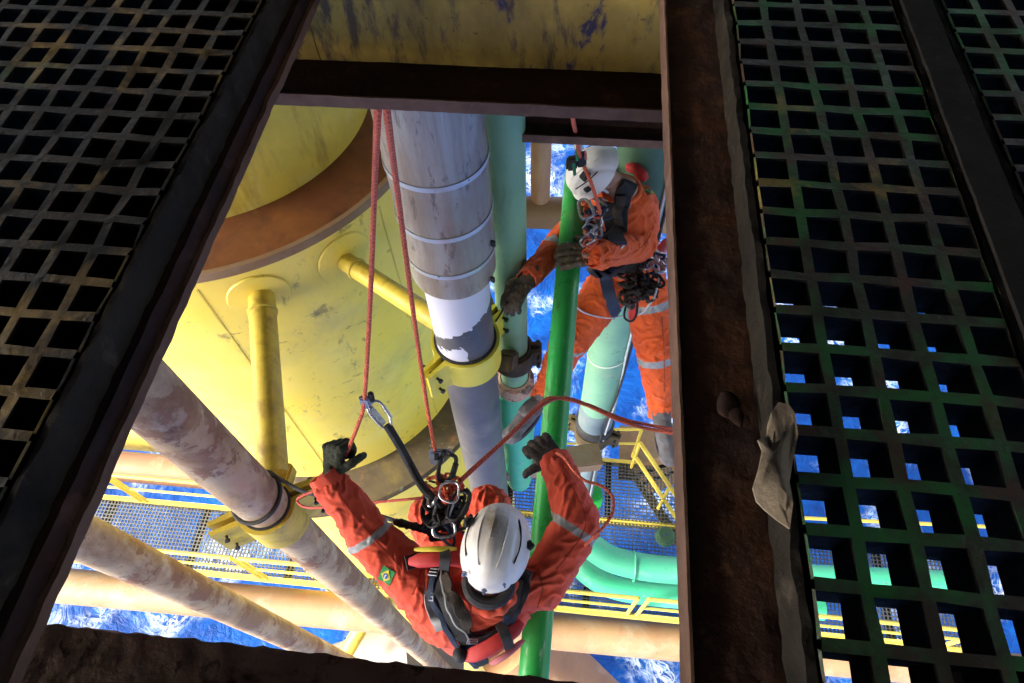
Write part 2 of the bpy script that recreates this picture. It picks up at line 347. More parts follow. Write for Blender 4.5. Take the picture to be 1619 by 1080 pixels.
# ------------------------------------------------------------------ setting
def gridbox(x0, x1, y0, y1, z0, z1, cell, amp=0, scale=30, edge_amp=0):
    bm = BM(); vs = {}
    nx = max(1, round((x1 - x0) / cell)); ny = max(1, round((y1 - y0) / cell)); nzz = max(1, round((z1 - z0) / cell))
    def V(i, j, k):
        key = (i, j, k)
        if key not in vs:
            p = Vector((x0 + (x1 - x0) * i / nx, y0 + (y1 - y0) * j / ny, z0 + (z1 - z0) * k / nzz))
            d = noise.noise_vector(p * scale) * amp + noise.noise_vector(p * scale * 3.1) * amp * .5
            if edge_amp and (i in (0, nx) or j in (0, ny)): d += Vector((nz(p, 22), nz(p + Vector((9, 0, 0)), 22), 0)) * edge_amp
            vs[key] = bm.verts.new(p + d)
        return vs[key]
    for i in range(nx):
        for j in range(ny):
            bm.faces.new((V(i, j, 0), V(i, j + 1, 0), V(i + 1, j + 1, 0), V(i + 1, j, 0)))
            bm.faces.new((V(i, j, nzz), V(i + 1, j, nzz), V(i + 1, j + 1, nzz), V(i, j + 1, nzz)))
    for k in range(nzz):
        for i in range(nx):
            bm.faces.new((V(i, 0, k), V(i + 1, 0, k), V(i + 1, 0, k + 1), V(i, 0, k + 1)))
            bm.faces.new((V(i, ny, k), V(i, ny, k + 1), V(i + 1, ny, k + 1), V(i + 1, ny, k)))
        for j in range(ny):
            bm.faces.new((V(0, j, k), V(0, j, k + 1), V(0, j + 1, k + 1), V(0, j + 1, k)))
            bm.faces.new((V(nx, j, k), V(nx, j + 1, k), V(nx, j + 1, k + 1), V(nx, j, k + 1)))
    return bm
def join(bm, other):
    me = bpy.data.meshes.new('t'); other.to_mesh(me); other.free(); bm.from_mesh(me); bpy.data.meshes.remove(me); return bm
def lattice(x0, y0, nx, ny, px, py, ztop, depth, rib, jit=0, fine=True):
    """one moulded grating panel: ribs round square openings, slightly tapering downwards"""
    bm = BM(); vs = {}
    def corner(i, j, a, b, lev):
        key = (i, j, a, b, lev)
        if key in vs: return vs[key]
        ins, dz = {0: (rib / 2 + rib * .22, 0), 1: (rib / 2, -rib * .3), 2: (rib / 2 * .78, -depth)}[lev]
        x = x0 + (i + a) * px + (ins if a == 0 else -ins); y = y0 + (j + b) * py + (ins if b == 0 else -ins)
        p = Vector((x, y, ztop + dz))
        if jit:
            q = noise.noise_vector(p * 45) * jit + noise.noise_vector(p * 120) * jit * .6
            if lev == 2: q *= .4
            p += q
        vs[key] = bm.verts.new(p); return vs[key]
    levs = (0, 1, 2) if fine else (1, 2)
    for i in range(nx):
        for j in range(ny):
            cs = ((0, 0), (1, 0), (1, 1), (0, 1))
            for l0, l1 in zip(levs, levs[1:]):
                for k in range(4):
                    a, b = cs[k], cs[(k + 1) % 4]
                    fc = bm.faces.new((corner(i, j, *a, l0), corner(i, j, *b, l0), corner(i, j, *b, l1), corner(i, j, *a, l1)))
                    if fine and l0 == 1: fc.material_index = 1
            for lev, flip in ((levs[0], 0), (2, 1)):
                def F(*v): bm.faces.new(v[::-1] if flip else v)
                if i + 1 < nx: F(corner(i, j, 1, 0, lev), corner(i + 1, j, 0, 0, lev), corner(i + 1, j, 0, 1, lev), corner(i, j, 1, 1, lev))
                if j + 1 < ny: F(corner(i, j, 0, 1, lev), corner(i, j, 1, 1, lev), corner(i, j + 1, 1, 0, lev), corner(i, j + 1, 0, 0, lev))
                if i + 1 < nx and j + 1 < ny: F(corner(i, j, 1, 1, lev), corner(i + 1, j, 0, 1, lev), corner(i + 1, j + 1, 0, 0, lev), corner(i, j + 1, 1, 0, lev))
    return bm

bm = BM(); s = 2500
bm.faces.new([bm.verts.new(p) for p in ((-s, -s, SEA_Z), (s, -s, SEA_Z), (s, s, SEA_Z), (-s, s, SEA_Z))])
meta(obj('sea', bm, M['sea'], loc=(0, 0, SEA_Z)), kind='structure')

# unseen slab above added to darken the hatch level; deck plates beside the hatch
bm = BM(); box(bm, (-.5, 1.5, 2.6), (SHADE_W, SHADE_W, .3)); meta(obj('shade_slab', bm, M['deck'], smooth=False), kind='structure')
bm = BM()
X0, X1, Y0, Y1, E_ = -1.83, 1.34, -.42, 1.50, 6.5
for x0, x1, y0, y1 in ((-E_, X0, -E_, E_), (X1, E_, -E_, E_), (X0, X1, -E_, Y0), (X0, X1, Y1, E_)):
    box(bm, ((x0 + x1) / 2, (y0 + y1) / 2, -.58), (x1 - x0, y1 - y0, .012))
box(bm, (-.18, 1.26, -.57), (.56, .47, .012))
meta(obj('deck_plate', bm, M['deck'], smooth=False), kind='structure')

# right hand beam, its flange top carries the grating
t = thing('steel_beam', 'wide rust-brown scaled beam flange on the right side of the hatch opening', 'beam', (.2, .5, -1.0))
obj('flange', gridbox(.116, .190, -.40, 1.5, -.575, -.545, .008, .0020, 50, .0022), M['rustbeam'], t)
bm = BM(); 
for i in range(2): box(bm, (.183, .55, -.735), (.012, 1.9, .31)) if i == 0 else None
obj('web', bm, M['blackbeam'], t, smooth=False)
bm = gridbox(.112, .1145, -.40, 1.5, -.579, -.540, .012, .0006, 40); obj('flange_edge', bm, M['rust_edge'], t)
# left beam
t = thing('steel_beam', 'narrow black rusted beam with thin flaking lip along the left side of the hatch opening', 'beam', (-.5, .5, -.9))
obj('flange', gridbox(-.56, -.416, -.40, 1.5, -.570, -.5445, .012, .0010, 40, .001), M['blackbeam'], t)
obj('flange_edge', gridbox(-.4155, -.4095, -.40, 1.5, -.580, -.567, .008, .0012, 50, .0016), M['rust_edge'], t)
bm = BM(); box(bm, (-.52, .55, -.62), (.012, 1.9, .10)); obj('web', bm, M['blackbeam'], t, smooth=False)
# near beam
t = thing('steel_beam', 'flaking brown beam top crossing the near side of the hatch, lowest in the photo', 'beam', (-.2, -.1, -1.1))
bm = gridbox(-1.2, .5, -.30, .062, -.725, -.70, .008, .0026, 60, .0022)
for v in bm.verts: v.co.y += -.006 * (v.co.x + .42)
obj('flange', bm, M['rustbeam2'], t)
bm = BM(); box(bm, (-.3, -.12, -.86), (1.6, .012, .265)); obj('web', bm, M['rustbeam2'], t, smooth=False)
# far girder
t = thing('girder', 'stained yellow girder above a dark rusted flange on the far side of the hatch', 'girder', (-.2, 1.0, -.74))
bm = gridbox(-.412, .111, 1.0, 1.016, -.581, -.10, .012, .0015, 12); join(bm, gridbox(-.457, .17, 1.0, 1.016, -.715, -.584, .012, .0015, 12)); join(bm, gridbox(-.56, -.459, 1.0, 1.016, -.715, -.584, .012, .0015, 12)); obj('web', bm, M['web_yellow'], t)
obj('flange', gridbox(-.8, .6, .907, 1.06, -.735, -.716, .014, .0012, 40, .0016), M['blackbeam'], t)
obj('flange_edge', gridbox(-.8, .6, .903, .9065, -.737, -.7135, .012, .0009, 50, .001), M['rust_edge'], t)
# second cross beam
t = thing('steel_beam', 'dark brown cross beam behind the yellow girder, above the helmet of the climber on the right', 'beam', (.3, 2.1, -2.0))
obj('flange', gridbox(-.35, 1.6, 2.045, 2.19, -1.775, -1.757, .03, .001, 30, .002), M['rustbeam'], t)
obj('flange_edge', gridbox(-.35, 1.6, 2.038, 2.0445, -1.790, -1.752, .03, .001, 30), M['rust_edge'], t)
bm = BM(); box(bm, (.62, 2.12, -1.60), (1.96, .014, .31)); obj('web', bm, M['blackbeam'], t, smooth=False)

# gratings
def edge_strip(x, y0, y1, zt, d, wdt): return gridbox(x, x + wdt, y0, y1, zt - d, zt, .009, .0020, 60)
t = thing('grating_panel', 'green-stained grating panel right of the hatch, blue sea showing through its lower openings', 'grating', (.3, .5, -.54))
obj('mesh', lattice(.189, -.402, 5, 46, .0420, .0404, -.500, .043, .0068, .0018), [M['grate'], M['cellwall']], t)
obj('side', edge_strip(.1815, -.40, 1.46, -.502, .042, .007), M['resin'], t)
obj('side', edge_strip(.3995, -.40, 1.46, -.502, .041, .006), M['resin'], t)
t = thing('grating_panel', 'near-black moulded grating panel in the upper right corner beyond the smooth dark strip', 'grating', (.9, .5, -.54))
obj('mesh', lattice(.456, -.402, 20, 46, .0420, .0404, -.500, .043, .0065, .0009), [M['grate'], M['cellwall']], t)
obj('side', edge_strip(.449, -.40, 1.46, -.502, .041, .007), M['resin'], t)
bm = gridbox(.4065, .444, -.40, 1.46, -.60, -.497, .02, .001, 30)
meta(obj('joint_beam', bm, M['strip']), 'smooth dark grey strip between the two right-hand gratings', 'beam')
bm = gridbox(.315, .52, -.40, .095, -.575, -.555, .02, .002, 30)
meta(obj('bearing_plate', bm, M['blackbeam']), 'black plate under the lowest openings of the green-stained grating', 'plate')
t = thing('grating_panel', 'ochre and green stained moulded grating panel left of the hatch with all openings dark', 'grating', (-1, .5, -.64))
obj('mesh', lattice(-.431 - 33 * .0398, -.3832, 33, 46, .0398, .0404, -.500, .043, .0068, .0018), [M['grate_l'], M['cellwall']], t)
obj('side', edge_strip(-.4300, -.40, 1.46, -.501, .042, .006), M['resin'], t)

# the flake of dried sealant
def flake(outline, h, th, name, label):
    bm = BM(); n = len(outline)
    pts = [W(x, y, h) for x, y in outline]; c = sum(pts, Vector()) / n
    rings = []
    for f in (1, .8, .55, .3):
        ring = []
        for p in pts:
            q = c + (p - c) * f; q += noise.noise_vector(q * 80) * .0025; q.z += (1 - f) * .006 + nz(q, 40) * .007 + nz(q, 120) * .003; ring.append(q)
        rings.append(ring)
    top = [[bm.verts.new(q) for q in r] for r in rings]; bot = [[bm.verts.new(q - Vector((0, 0, th))) for q in r] for r in rings]
    for L_, fl in ((top, 0), (bot, 1)):
        for a, b in zip(L_, L_[1:]):
            for k in range(n):
                f = (a[k], a[(k + 1) % n], b[(k + 1) % n], b[k]); bm.faces.new(f[::-1] if fl else f)
        bm.faces.new(L_[-1][::-1] if fl else L_[-1])
    for k in range(n): bm.faces.new((top[0][k], bot[0][k], bot[0][(k + 1) % n], top[0][(k + 1) % n]))
    bmesh.ops.recalc_face_normals(bm, faces=bm.faces[:])
    return meta(obj(name, bm, M['sealant']), label, 'debris')
flake([(1228, 636), (1246, 640), (1258, 655), (1262, 690), (1258, 720), (1252, 760), (1250, 800), (1246, 836), (1230, 820), (1212, 806), (1196, 790), (1192, 770), (1199, 742), (1204, 715), (1197, 700), (1212, 690), (1214, 670), (1220, 650)], .495, .0022, 'dried_flake', 'curled light brown flake lying between the right beam and the grating')
def bolt(bm, c, ax, r=.012, L=.05, head=True):
    ax = ax.normalized(); cyl(bm, c - ax * L / 2, c + ax * L / 2, r * .55, seg=10)
    if head:
        for s_ in (-1, 1): cyl(bm, c + ax * s_ * (L / 2 - r * .3), c + ax * s_ * (L / 2 + r * .6), r, seg=6)
bm = BM(); q = W(1150, 640, .538); ball(bm, q, (.010, .014, .006), 2); ball(bm, q + Vector((.006, -.012, .001)), (.008, .009, .006), 2)
for v in bm.verts: v.co += noise.noise_vector(v.co * 90) * .004
meta(obj('rust_lump', bm, M['blackbeam']), 'black lump stuck on the rusty right beam halfway down', 'debris')

# ------------------------------------------------------------------ the yellow column
CX, CY = -2.5, 3.52
t = thing('yellow_column', 'huge yellow cylindrical column with an orange rusty ledge, left of the hatch centre', 'column', (CX, CY, SEA_Z))
bm = BM(); lathe(bm, [(1.10, -.7), (1.10, -2.95)], (CX, CY), 128); obj('upper_shell', bm, M['yellow2'], t)
bm = BM(); lathe(bm, [(1.10, -2.90), (1.30, -2.905), (1.47, -2.91), (1.50, -2.915)], (CX, CY), 160); obj('ledge', bm, M['orange_rust'], t)
bm = BM(); lathe(bm, [(1.475, -2.90), (1.478, -2.892), (1.508, -2.892), (1.51, -2.90), (1.51, -2.955), (1.50, -2.96)], (CX, CY), 160)
obj('rim', bm, M['tan'], t)
bm = BM(); lathe(bm, [(1.5, -2.93), (1.5, -4), (1.5, -5), (1.5, -6.03)], (CX, CY), 160); obj('drum_shell', bm, M['yellow'], t)
bm = BM(); lathe(bm, [(1.5, -6.00), (1.6, -6.03), (1.86, -6.04), (1.875, -6.06), (1.87, -6.12), (1.5, -6.14)], (CX, CY), 160); obj('ring_ledge', bm, M['brown_ledge'], t)
bm = BM(); lathe(bm, [(1.52, -6.1), (1.52, -9.0), (1.60, -9.3), (1.85, -10.0), (1.9, -10.4), (1.9, -13), (1.5, -15), (1.5, -34)], (CX, CY), 128); obj('lower_shell', bm, M['yellow'], t)
def drum_pt(x, y, h):   # direction from the axis through a measured point
    p = W(x, y, h); d = Vector((p.x - CX, p.y - CY, 0)).normalized(); return d
for i, (rx, ry, ex, ey, r, mt) in enumerate(((415, 490, 432, 752, .079, 'yellow_strut'), (562, 424, 700, 512, .062, 'yellow_strut'))):
    a = W(rx, ry, 3.2); e = W(ex, ey, 3.22 if i == 0 else 3.06); d = (e - a).normalized()
    a0 = a - d * .25
    pd = Vector((a.x - CX, a.y - CY, 0)).normalized(); c = Vector((CX, CY, -3.2)) + pd * 1.5
    # pad welded on the shell
    bm = BM(); n = 40; up = Vector((0, 0, 1)); side = up.cross(pd)
    for rr, off in ((.19, .004), (.183, .014), (.10, .020)):
        ring = []
        for k in range(n):
            q = c + side * rr * math.cos(2 * math.pi * k / n) + up * rr * math.sin(2 * math.pi * k / n)
            rad = Vector((q.x - CX, q.y - CY, 0)).normalized(); ring.append(bm.verts.new(Vector((CX, CY, q.z)) + rad * (1.5 + off)))
        if rr != .19:
            for k in range(n): bm.faces.new((prev[k], prev[(k + 1) % n], ring[(k + 1) % n], ring[k]))
        prev = ring
    bm.faces.new(prev)
    obj('pad', bm, M['yellow'], t)
    bm = BM(); tube(bm, [a0, e], r, 28); st = obj('strut', bm, M[mt], t)
    bm = BM(); tube(bm, [a0 + d * .252, a0 + d * .262, a0 + d * .275, a0 + d * .28], [r + .001, r + .010, r + .009, r + .001], 28); obj('weld', bm, M[mt], st)
for ang in (-75, -29):
    bm = BM(); d = Vector((math.cos(R(ang)), math.sin(R(ang)), 0))
    bar(bm, Vector((CX, CY, -3.02)) + d * 1.501, Vector((CX, CY, -6.0)) + d * 1.501, .012, .006, up=d); obj('weld_seam', bm, M['yellow2'], t)

# ------------------------------------------------------------------ vertical pipes
def clampset(t, c, r, h0, h1, ear, mat, bolts=True, th=.016, gap=.03, earlen=.13, rub=.014, split=True):
    """two half shells round a pipe, joined at bolted ears; ear = horizontal direction of the ears"""
    ear = Vector((ear.x, ear.y, 0)).normalized(); nn = Vector((-ear.y, ear.x, 0))
    ri, ro = r + rub, r + rub + th
    for s_ in (1, -1):
        bm = BM(); n = 28; prof = []
        a0 = math.asin(gap / 2 / ro)
        pts_o = [ear * math.cos(a) * ro + nn * math.sin(a) * ro * s_ for a in [a0 + (math.pi - 2 * a0) * k / n for k in range(n + 1)]]
        pts_i = [p.normalized() * ri for p in pts_o]
        eo = [ear * (ro + earlen) + nn * s_ * (gap / 2 + th), ear * (ro + .01) + nn * s_ * (gap / 2 + th + .01)]
        eo2 = [-ear * (ro + .01) + nn * s_ * (gap / 2 + th + .01), -ear * (ro + earlen) + nn * s_ * (gap / 2 + th)]
        ei = [ear * (ro + earlen) + nn * s_ * gap / 2, ear * (ri) + nn * s_ * gap / 2]
        ei2 = [-ear * (ri) + nn * s_ * gap / 2, -ear * (ro + earlen) + nn * s_ * gap / 2]
        O = eo + pts_o[2:-2] + eo2; I = ei + pts_i[2:-2] + ei2
        T = [[bm.verts.new(Vector((c.x, c.y, z)) + p) for p in L_] for z in (-h0, -h1) for L_ in (O, I)]
        m_ = len(O)
        for k in range(m_ - 1):
            bm.faces.new((T[0][k], T[0][k + 1], T[1][k + 1], T[1][k])); bm.faces.new((T[2][k], T[3][k], T[3][k + 1], T[2][k + 1]))
            bm.faces.new((T[0][k], T[2][k], T[2][k + 1], T[0][k + 1])); bm.faces.new((T[1][k], T[1][k + 1], T[3][k + 1], T[3][k]))
        for k in (0, m_ - 1): bm.faces.new((T[0][k], T[1][k], T[3][k], T[2][k]))
        bmesh.ops.recalc_face_normals(bm, faces=bm.faces[:])
        obj('clamp_half', bm, mat, t, ang=30)
    bm = BM(); lathe(bm, [(r + .001, -h0 + .012), (ri - .001, -h0 + .012), (ri - .001, -h1 - .012), (r + .001, -h1 - .012)], (c.x, c.y), 48); obj('rubber_liner', bm, M['rubber'], t)
    if bolts:
        for s_ in (1, -1):
            for z in (h0 + (h1 - h0) * .25, h0 + (h1 - h0) * .78):
                bm = BM(); bolt(bm, Vector((c.x, c.y, -z)) + ear * s_ * (ro + earlen * .58), nn, .014, gap + th * 2 + .06); obj('bolt', bm, M['rubber'], t)

# riser A : clad above, white-and-grey below
A = W(742, 575, 3.2)
t = thing('riser_pipe', 'silver-clad vertical riser with white and grey lower length, in the middle of the hatch', 'pipe', (A.x, A.y, SEA_Z))
mt, tr, b = new_mat('white_grey_riser'); v = coords(tr)
sp = nd(tr, 'ShaderNodeSeparateXYZ'); tr.links.new(v, sp.inputs[0])
n1 = noisetex(tr, v, 5, 3, .5); n2 = noisetex(tr, v, 22, 3, .6)
ge = nd(tr, 'ShaderNodeTexGradient')
def mth(op, a, b_=None, c_=None):
    q = nd(tr, 'ShaderNodeMath', operation=op)
    for i, x_ in enumerate((a, b_, c_)):
        if x_ is None: continue
        if isinstance(x_, (int, float)): q.inputs[i].default_value = x_
        else: tr.links.new(x_, q.inputs[i])
    return q.outputs[0]
# white patch ends in a ragged line that steps up and down round the pipe
zz = mth('ADD', sp.outputs[2], mth('MULTIPLY', mth('SUBTRACT', n2, .5), .16))
zz = mth('ADD', zz, mth('MULTIPLY', sp.outputs[0], -.75))
TOPZ = -SEA_Z
w1 = mth('GREATER_THAN', zz, TOPZ - 2.68)
w2 = mth('MULTIPLY', mth('LESS_THAN', zz, TOPZ - 2.79), mth('LESS_THAN', sp.outputs[0], mth('ADD', .035, mth('MULTIPLY', mth('SUBTRACT', n1, .5), .3))))
w2 = mth('MULTIPLY', w2, mth('GREATER_THAN', sp.outputs[2], TOPZ - 2.96))
wf = mth('MAXIMUM', w1, w2)
grey = mix(tr, ramp(tr, noisetex(tr, v, 4, 6), .35, .65), (.115, .11, .115), (.08, .078, .085))
grey = mix(tr, ramp(tr, noisetex(tr, v, 2.2, 6), .60, .72), grey, (.17, .155, .15))
tr.links.new(mix(tr, wf, grey, (.70, .71, .80)), b.inputs['Base Color']); b.inputs['Roughness'].default_value = .5
bm = BM(); cyl(bm, (A.x, A.y, -2.2), (A.x, A.y, -32), .153, seg=64); obj('pipe_wall', bm, mt, t)
bm = BM(); lathe(bm, [(.192, -1.0), (.192, -1.6), (.192, -2.2), (.191, -2.31), (.187, -2.325), (.15, -2.33)], (A.x, A.y), 64); cl = obj('cladding', bm, M['clad'], t)
for h in (1.66, 1.93, 2.16):
    bm = BM(); lathe(bm, [(.193, -h + .012), (.1965, -h + .011), (.1965, -h - .011), (.193, -h - .012)], (A.x, A.y), 64); obj('strap_band', bm, M['band'], cl)
for (px_, py_) in ((775, 290), (786, 408)):
    bm = BM(); q = W(px_, py_, 2.3); d = Vector((q.x - A.x, q.y - A.y, 0)).normalized()
for ang, h in ((20, 2.09), (12, 2.30)):
    d = Vector((math.cos(R(ang - 35)), math.sin(R(ang - 35)), 0)); c = Vector((A.x, A.y, -h)) + d * .203
    bm = BM(); box(bm, c, (.02, .012, .035), basis(x=d, z=Vector((0, 0, 1)), y=Vector((0, 0, 1)).cross(d)), .003); obj('latch', bm, M['rubber'], cl)
t = thing('pipe_clamp', 'bright yellow bolted clamp round the grey riser, touched by the right climber', 'clamp', (A.x, A.y, -3.35))
earA = W(690, 590, 3.2) - W(812, 478, 3.2)
clampset(t, A, .153, 2.93, 3.14, earA, M['yellow_clean'], earlen=.12)
# bracket from clamp to strut, and to the green pipe
G1 = W(812, 560, 3.5)
# green pipe behind
t = thing('green_pipe', 'chalky green vertical pipe behind the grey riser', 'pipe', (G1.x, G1.y, -7.4))
bm = BM(); cyl(bm, (G1.x, G1.y, -.9), (G1.x, G1.y, -3.80), .087, seg=48); obj('pipe_wall', bm, M['green_old'], t)
bm = BM(); lathe(bm, [(.094, -3.78), (.125, -3.80), (.13, -3.82), (.13, -3.90), (.10, -3.92)], (G1.x, G1.y), 48); obj('flange', bm, M['rustbeam2'], t)
for k in range(10):
    a = 2 * math.pi * k / 10; bm = BM(); bolt(bm, Vector((G1.x + .115 * math.cos(a), G1.y + .115 * math.sin(a), -3.85)), Vector((0, 0, 1)), .012, .11); obj('bolt', bm, M['rustbeam2'], t)
bm = BM(); lathe(bm, [(.10, -3.91), (.135, -3.96), (.135, -4.6), (.12, -4.9), (.12, -5.6), (.10, -5.75), (.03, -5.8)], (G1.x, G1.y), 48); obj('lower_pipe', bm, M['mintpipe'], t)
t = thing('pipe_bracket', 'stained ochre bracket joining the yellow clamp to the green pipe', 'bracket', (G1.x, G1.y, -3.7))
bm = BM(); a = Vector((A.x + .19, A.y + .02, -3.2)); e = Vector((G1.x, G1.y, -3.50))
bar(bm, a, e, .10, .10, bev=.01); obj('arm', bm, M['brown_ledge'], t)
clampset(t, G1, .094, 3.42, 3.58, Vector((1, .1, 0)), M['brown_ledge'], earlen=.05)
# riser B
B = W(415, 795, 3.2)
t = thing('riser_pipe', 'scabbed grey and brown vertical pipe held by a clamp, lower left, nearer of two', 'pipe', (B.x, B.y, SEA_Z))
bm = BM(); tube(bm, [(B.x, B.y, -z) for z in (1.2, 2, 3, 4, 5, 6, 8, 10, 14, 20, 32)], .117, 48); obj('pipe_wall', bm, M['scab'], t)
t = thing('pipe_clamp', 'weathered cream-yellow clamp with bolted ears round the scabbed lower left pipe', 'clamp', (B.x, B.y, -3.5))
earB = W(375, 815, 3.2) - W(470, 775, 3.2)
clampset(t, B, .117, 3.24, 3.50, earB, M['yellow_strut'], earlen=.14, th=.022, rub=.012)
bm = BM(); e = W(432, 752, 3.22); bar(bm, e + (e - B).normalized() * .0, Vector((B.x, B.y, -3.30)) + (e - Vector((B.x, B.y, -3.2))).normalized() * .15, .16, .16, bev=.012); obj('saddle', bm, M['yellow_strut'], t)
bm = BM(); tube(bm, [(B.x + .128 * math.cos(a), B.y + .128 * math.sin(a), -3.11 + .03 * math.sin(a + 1)) for a in [2 * math.pi * k / 32 for k in range(32)]], .010, 8, closed=True)
meta(obj('sling', bm, M['rubber']), 'black sling looped round the scabbed lower left pipe above its clamp', 'sling')
Cc = W(250, 907, 4.3)
t = thing('riser_pipe', 'plain brown-grey vertical pipe in the lower left corner, farther of two', 'pipe', (Cc.x, Cc.y, SEA_Z))
bm = BM(); tube(bm, [(Cc.x, Cc.y, -z) for z in (1.4, 3, 4, 5, 6, 8, 10, 14, 20, 32)], .117, 48); obj('pipe_wall', bm, M['scab'], t)
# pipe 3
G3 = W(965, 540, 4.3)
t = thing('mint_pipe', 'mint green vertical pipe with dark specks between the legs of the right climber', 'pipe', (G3.x, G3.y, -8.6))
bm = BM(); tube(bm, [(G3.x, G3.y, -z) for z in (.9, 1.6, 2.4, 3.2)], .160, 48); obj('upper_pipe', bm, M['darkgreen'], t)  # same mint pipe, shade behind the climber put into its darker green
bm = BM(); tube(bm, [(G3.x, G3.y, -z) for z in (3.2, 4.0, 4.8, 5.35)], .160, 48); obj('pipe_wall', bm, M['mint'], t)
bm = BM(); tube(bm, [(G3.x, G3.y, -z) for z in (5.35, 5.7, 5.72)], [.163, .163, .12], 48); obj('wrap', bm, M['bluegrey'], t)
bm = BM(); lathe(bm, [(.16, -5.70), (.185, -5.72), (.185, -5.80), (.16, -5.82)], (G3.x, G3.y), 48); obj('collar', bm, M['rubber'], t)
bm = BM(); tube(bm, [(G3.x, G3.y, -z) for z in (5.75, 6.3, 7.2, 8.1)], .135, 48); obj('lower_pipe', bm, M['bluegrey'], t)
bm = BM(); tube(bm, [(G3.x, G3.y, -4.38 + .01 * math.sin(a)) + Vector((0, 0, 0)) if False else (G3.x + .162 * math.cos(a), G3.y + .162 * math.sin(a), -4.45 + .05 * math.sin(a + 2)) for a in [2 * math.pi * k / 32 for k in range(32)]], .0035, 6, closed=True); obj('tie_wire', bm, M['white_cable'], t)
bm = BM(); tube(bm, smooth_path([Vector((G3.x + .17 * math.cos(a), G3.y + .17 * math.sin(a), -z)) for z, a in ((1.0, -.9), (2.4, -.8), (3.4, -.75), (4.2, -.8), (4.9, -.7), (5.5, -.9), (6.4, -1.1), (7.6, -1.0))]), .008, 8)
meta(obj('cable', bm, M['white_cable']), 'thin white cable running down the mint green pipe', 'cable')
bm = BM(); tube(bm, smooth_path([Vector((G3.x + .18 * math.cos(a), G3.y + .18 * math.sin(a), -z)) for z, a in ((1.0, -.7), (2.4, -.6), (3.4, -.6), (4.2, -.62), (4.9, -.8), (5.5, -1.2), (6.4, -1.3), (7.6, -1.2))]), .010, 8)
meta(obj('cable', bm, M['rubber']), 'thin black cable beside the white one on the mint green pipe', 'cable')
# cream cross brace between leg and pipes
t = thing('support_beam', 'cream-yellow horizontal support beam behind the gloved hands, joining the leg to the pipes', 'beam', (0, 2.2, -5.6))
a, e = W(775, 742, 5.4), W(948, 722, 5.5)
bm = BM(); bar(bm, a, e, .20, .16, bev=.01); obj('beam_body', bm, M['tan'], t)
clampset(t, G3, .15, 5.85, 6.05, Vector((.9, -.3, 0)), M['brown_ledge'], earlen=.09)
# orange pipe and horizontal pipe far behind
q = W(855, 260, 4.0)
bm = BM(); cyl(bm, (q.x, q.y, -1.0), (q.x, q.y, -4.42), .088, seg=32)
meta(obj('orange_pipe', bm, M['orange_pipe']), 'faded orange vertical pipe behind the green pipe, near the top', 'pipe')
bm = BM(); q2 = W(900, 338, 4.55); tube(bm, [(x, q2.y + .03 * x, -4.55) for x in (-1.5, -.5, .5, 1.5, 3, 5)], .15, 40)
meta(obj('horizontal_pipe', bm, M['tan']), 'brown and cream horizontal pipe behind the right climber', 'pipe')

# the held green tube
GP0, GP1 = W(912, 262, 2.47), W(842, 1085, 2.82)
t = thing('green_tube', 'glossy green tube slanting across the hatch, gripped by both climbers', 'pipe', GP1)
bm = BM(); tube(bm, [GP0.lerp(GP1, k / 12) for k in range(13)], .059, 40); obj('tube_wall', bm, M['green'], t)
bm = BM(); d = (GP1 - GP0).normalized(); tube(bm, [GP0 - d * .01, GP0 + d * .004], [.062, .062], 40); obj('end_cap', bm, M['darkgreen'], t)

# ------------------------------------------------------------------ lower deck
D = 9.5
def rail(t, a, e, hgt=1.1, mids=(.5,), r=.024, posts=2, toe=True):
    """handrail along a-e (points at deck level)"""
    a, e = Vector(a), Vector(e); up = Vector((0, 0, hgt))
    bm = BM(); tube(bm, [a + up, e + up], r, 8); obj('top_rail', bm, M['rail_yellow'], t)
    for f in mids: bm = BM(); tube(bm, [a + up * f, e + up * f], r * .8, 8); obj('mid_rail', bm, M['rail_yellow'], t)
    for k in range(posts):
        p = a.lerp(e, k / (posts - 1)); bm = BM(); tube(bm, [p, p + up], r * 1.05, 8); obj('post', bm, M['rail_yellow'], t)
    if toe:
        bm = BM(); bar(bm, a + Vector((0, 0, .07)), e + Vector((0, 0, .07)), .012, .11, bev=.002); obj('toe_board', bm, M['rail_yellow'], t)
YN, YF = 1.70, 2.62
def yn(x): return YN + .012 * (x + 2)
spans = [(-9.4, -7.0), (-6.9, -5.05), (-5.0, -3.95), (-3.85, -2.35)]
names = ['far left end', 'second span from the left', 'short span by the lower left pipe', 'span beside the yellow column']
for (x0, x1), nm in zip(spans, names):
    t = thing('handrail', 'yellow handrail, near side of the left walkway, ' + nm, 'handrail', (x0, YN, -D), 'handrails on the near side of the lower walkway')
    rail(t, (x0, YN, -D), (x1, YN, -D))
for (x0, x1), nm in zip([(-9.4, -6.1), (-6.0, -4.55), (-4.45, -3.6)], ['far left end', 'middle span below the brown pipe', 'span ending at the scabbed pipe']):
    t = thing('handrail', 'yellow handrail, far side of the left walkway, ' + nm, 'handrail', (x0, YF, -D), 'handrails on the far side of the lower walkway')
    rail(t, (x0, YF, -D), (x1, YF, -D))
for (x0, x1), nm in zip([(-.6, 1.15), (1.28, 3.0), (3.1, 5.2)], ['left of the gap below the green bend', 'right of the gap below the green bend', 'behind the right-hand beam']):
    t = thing('handrail', 'yellow handrail, near side of the right walkway, ' + nm, 'handrail', (x0, YN, -D), 'handrails on the near side of the lower walkway')
    rail(t, (x0, YN, -D), (x1, YN, -D))
t = thing('handrail', 'orange-yellow handrail seen through the green-stained grating', 'handrail', (2.9, 2.9, -D)); rail(t, (2.7, 2.85, -D), (6.2, 3.0, -D))
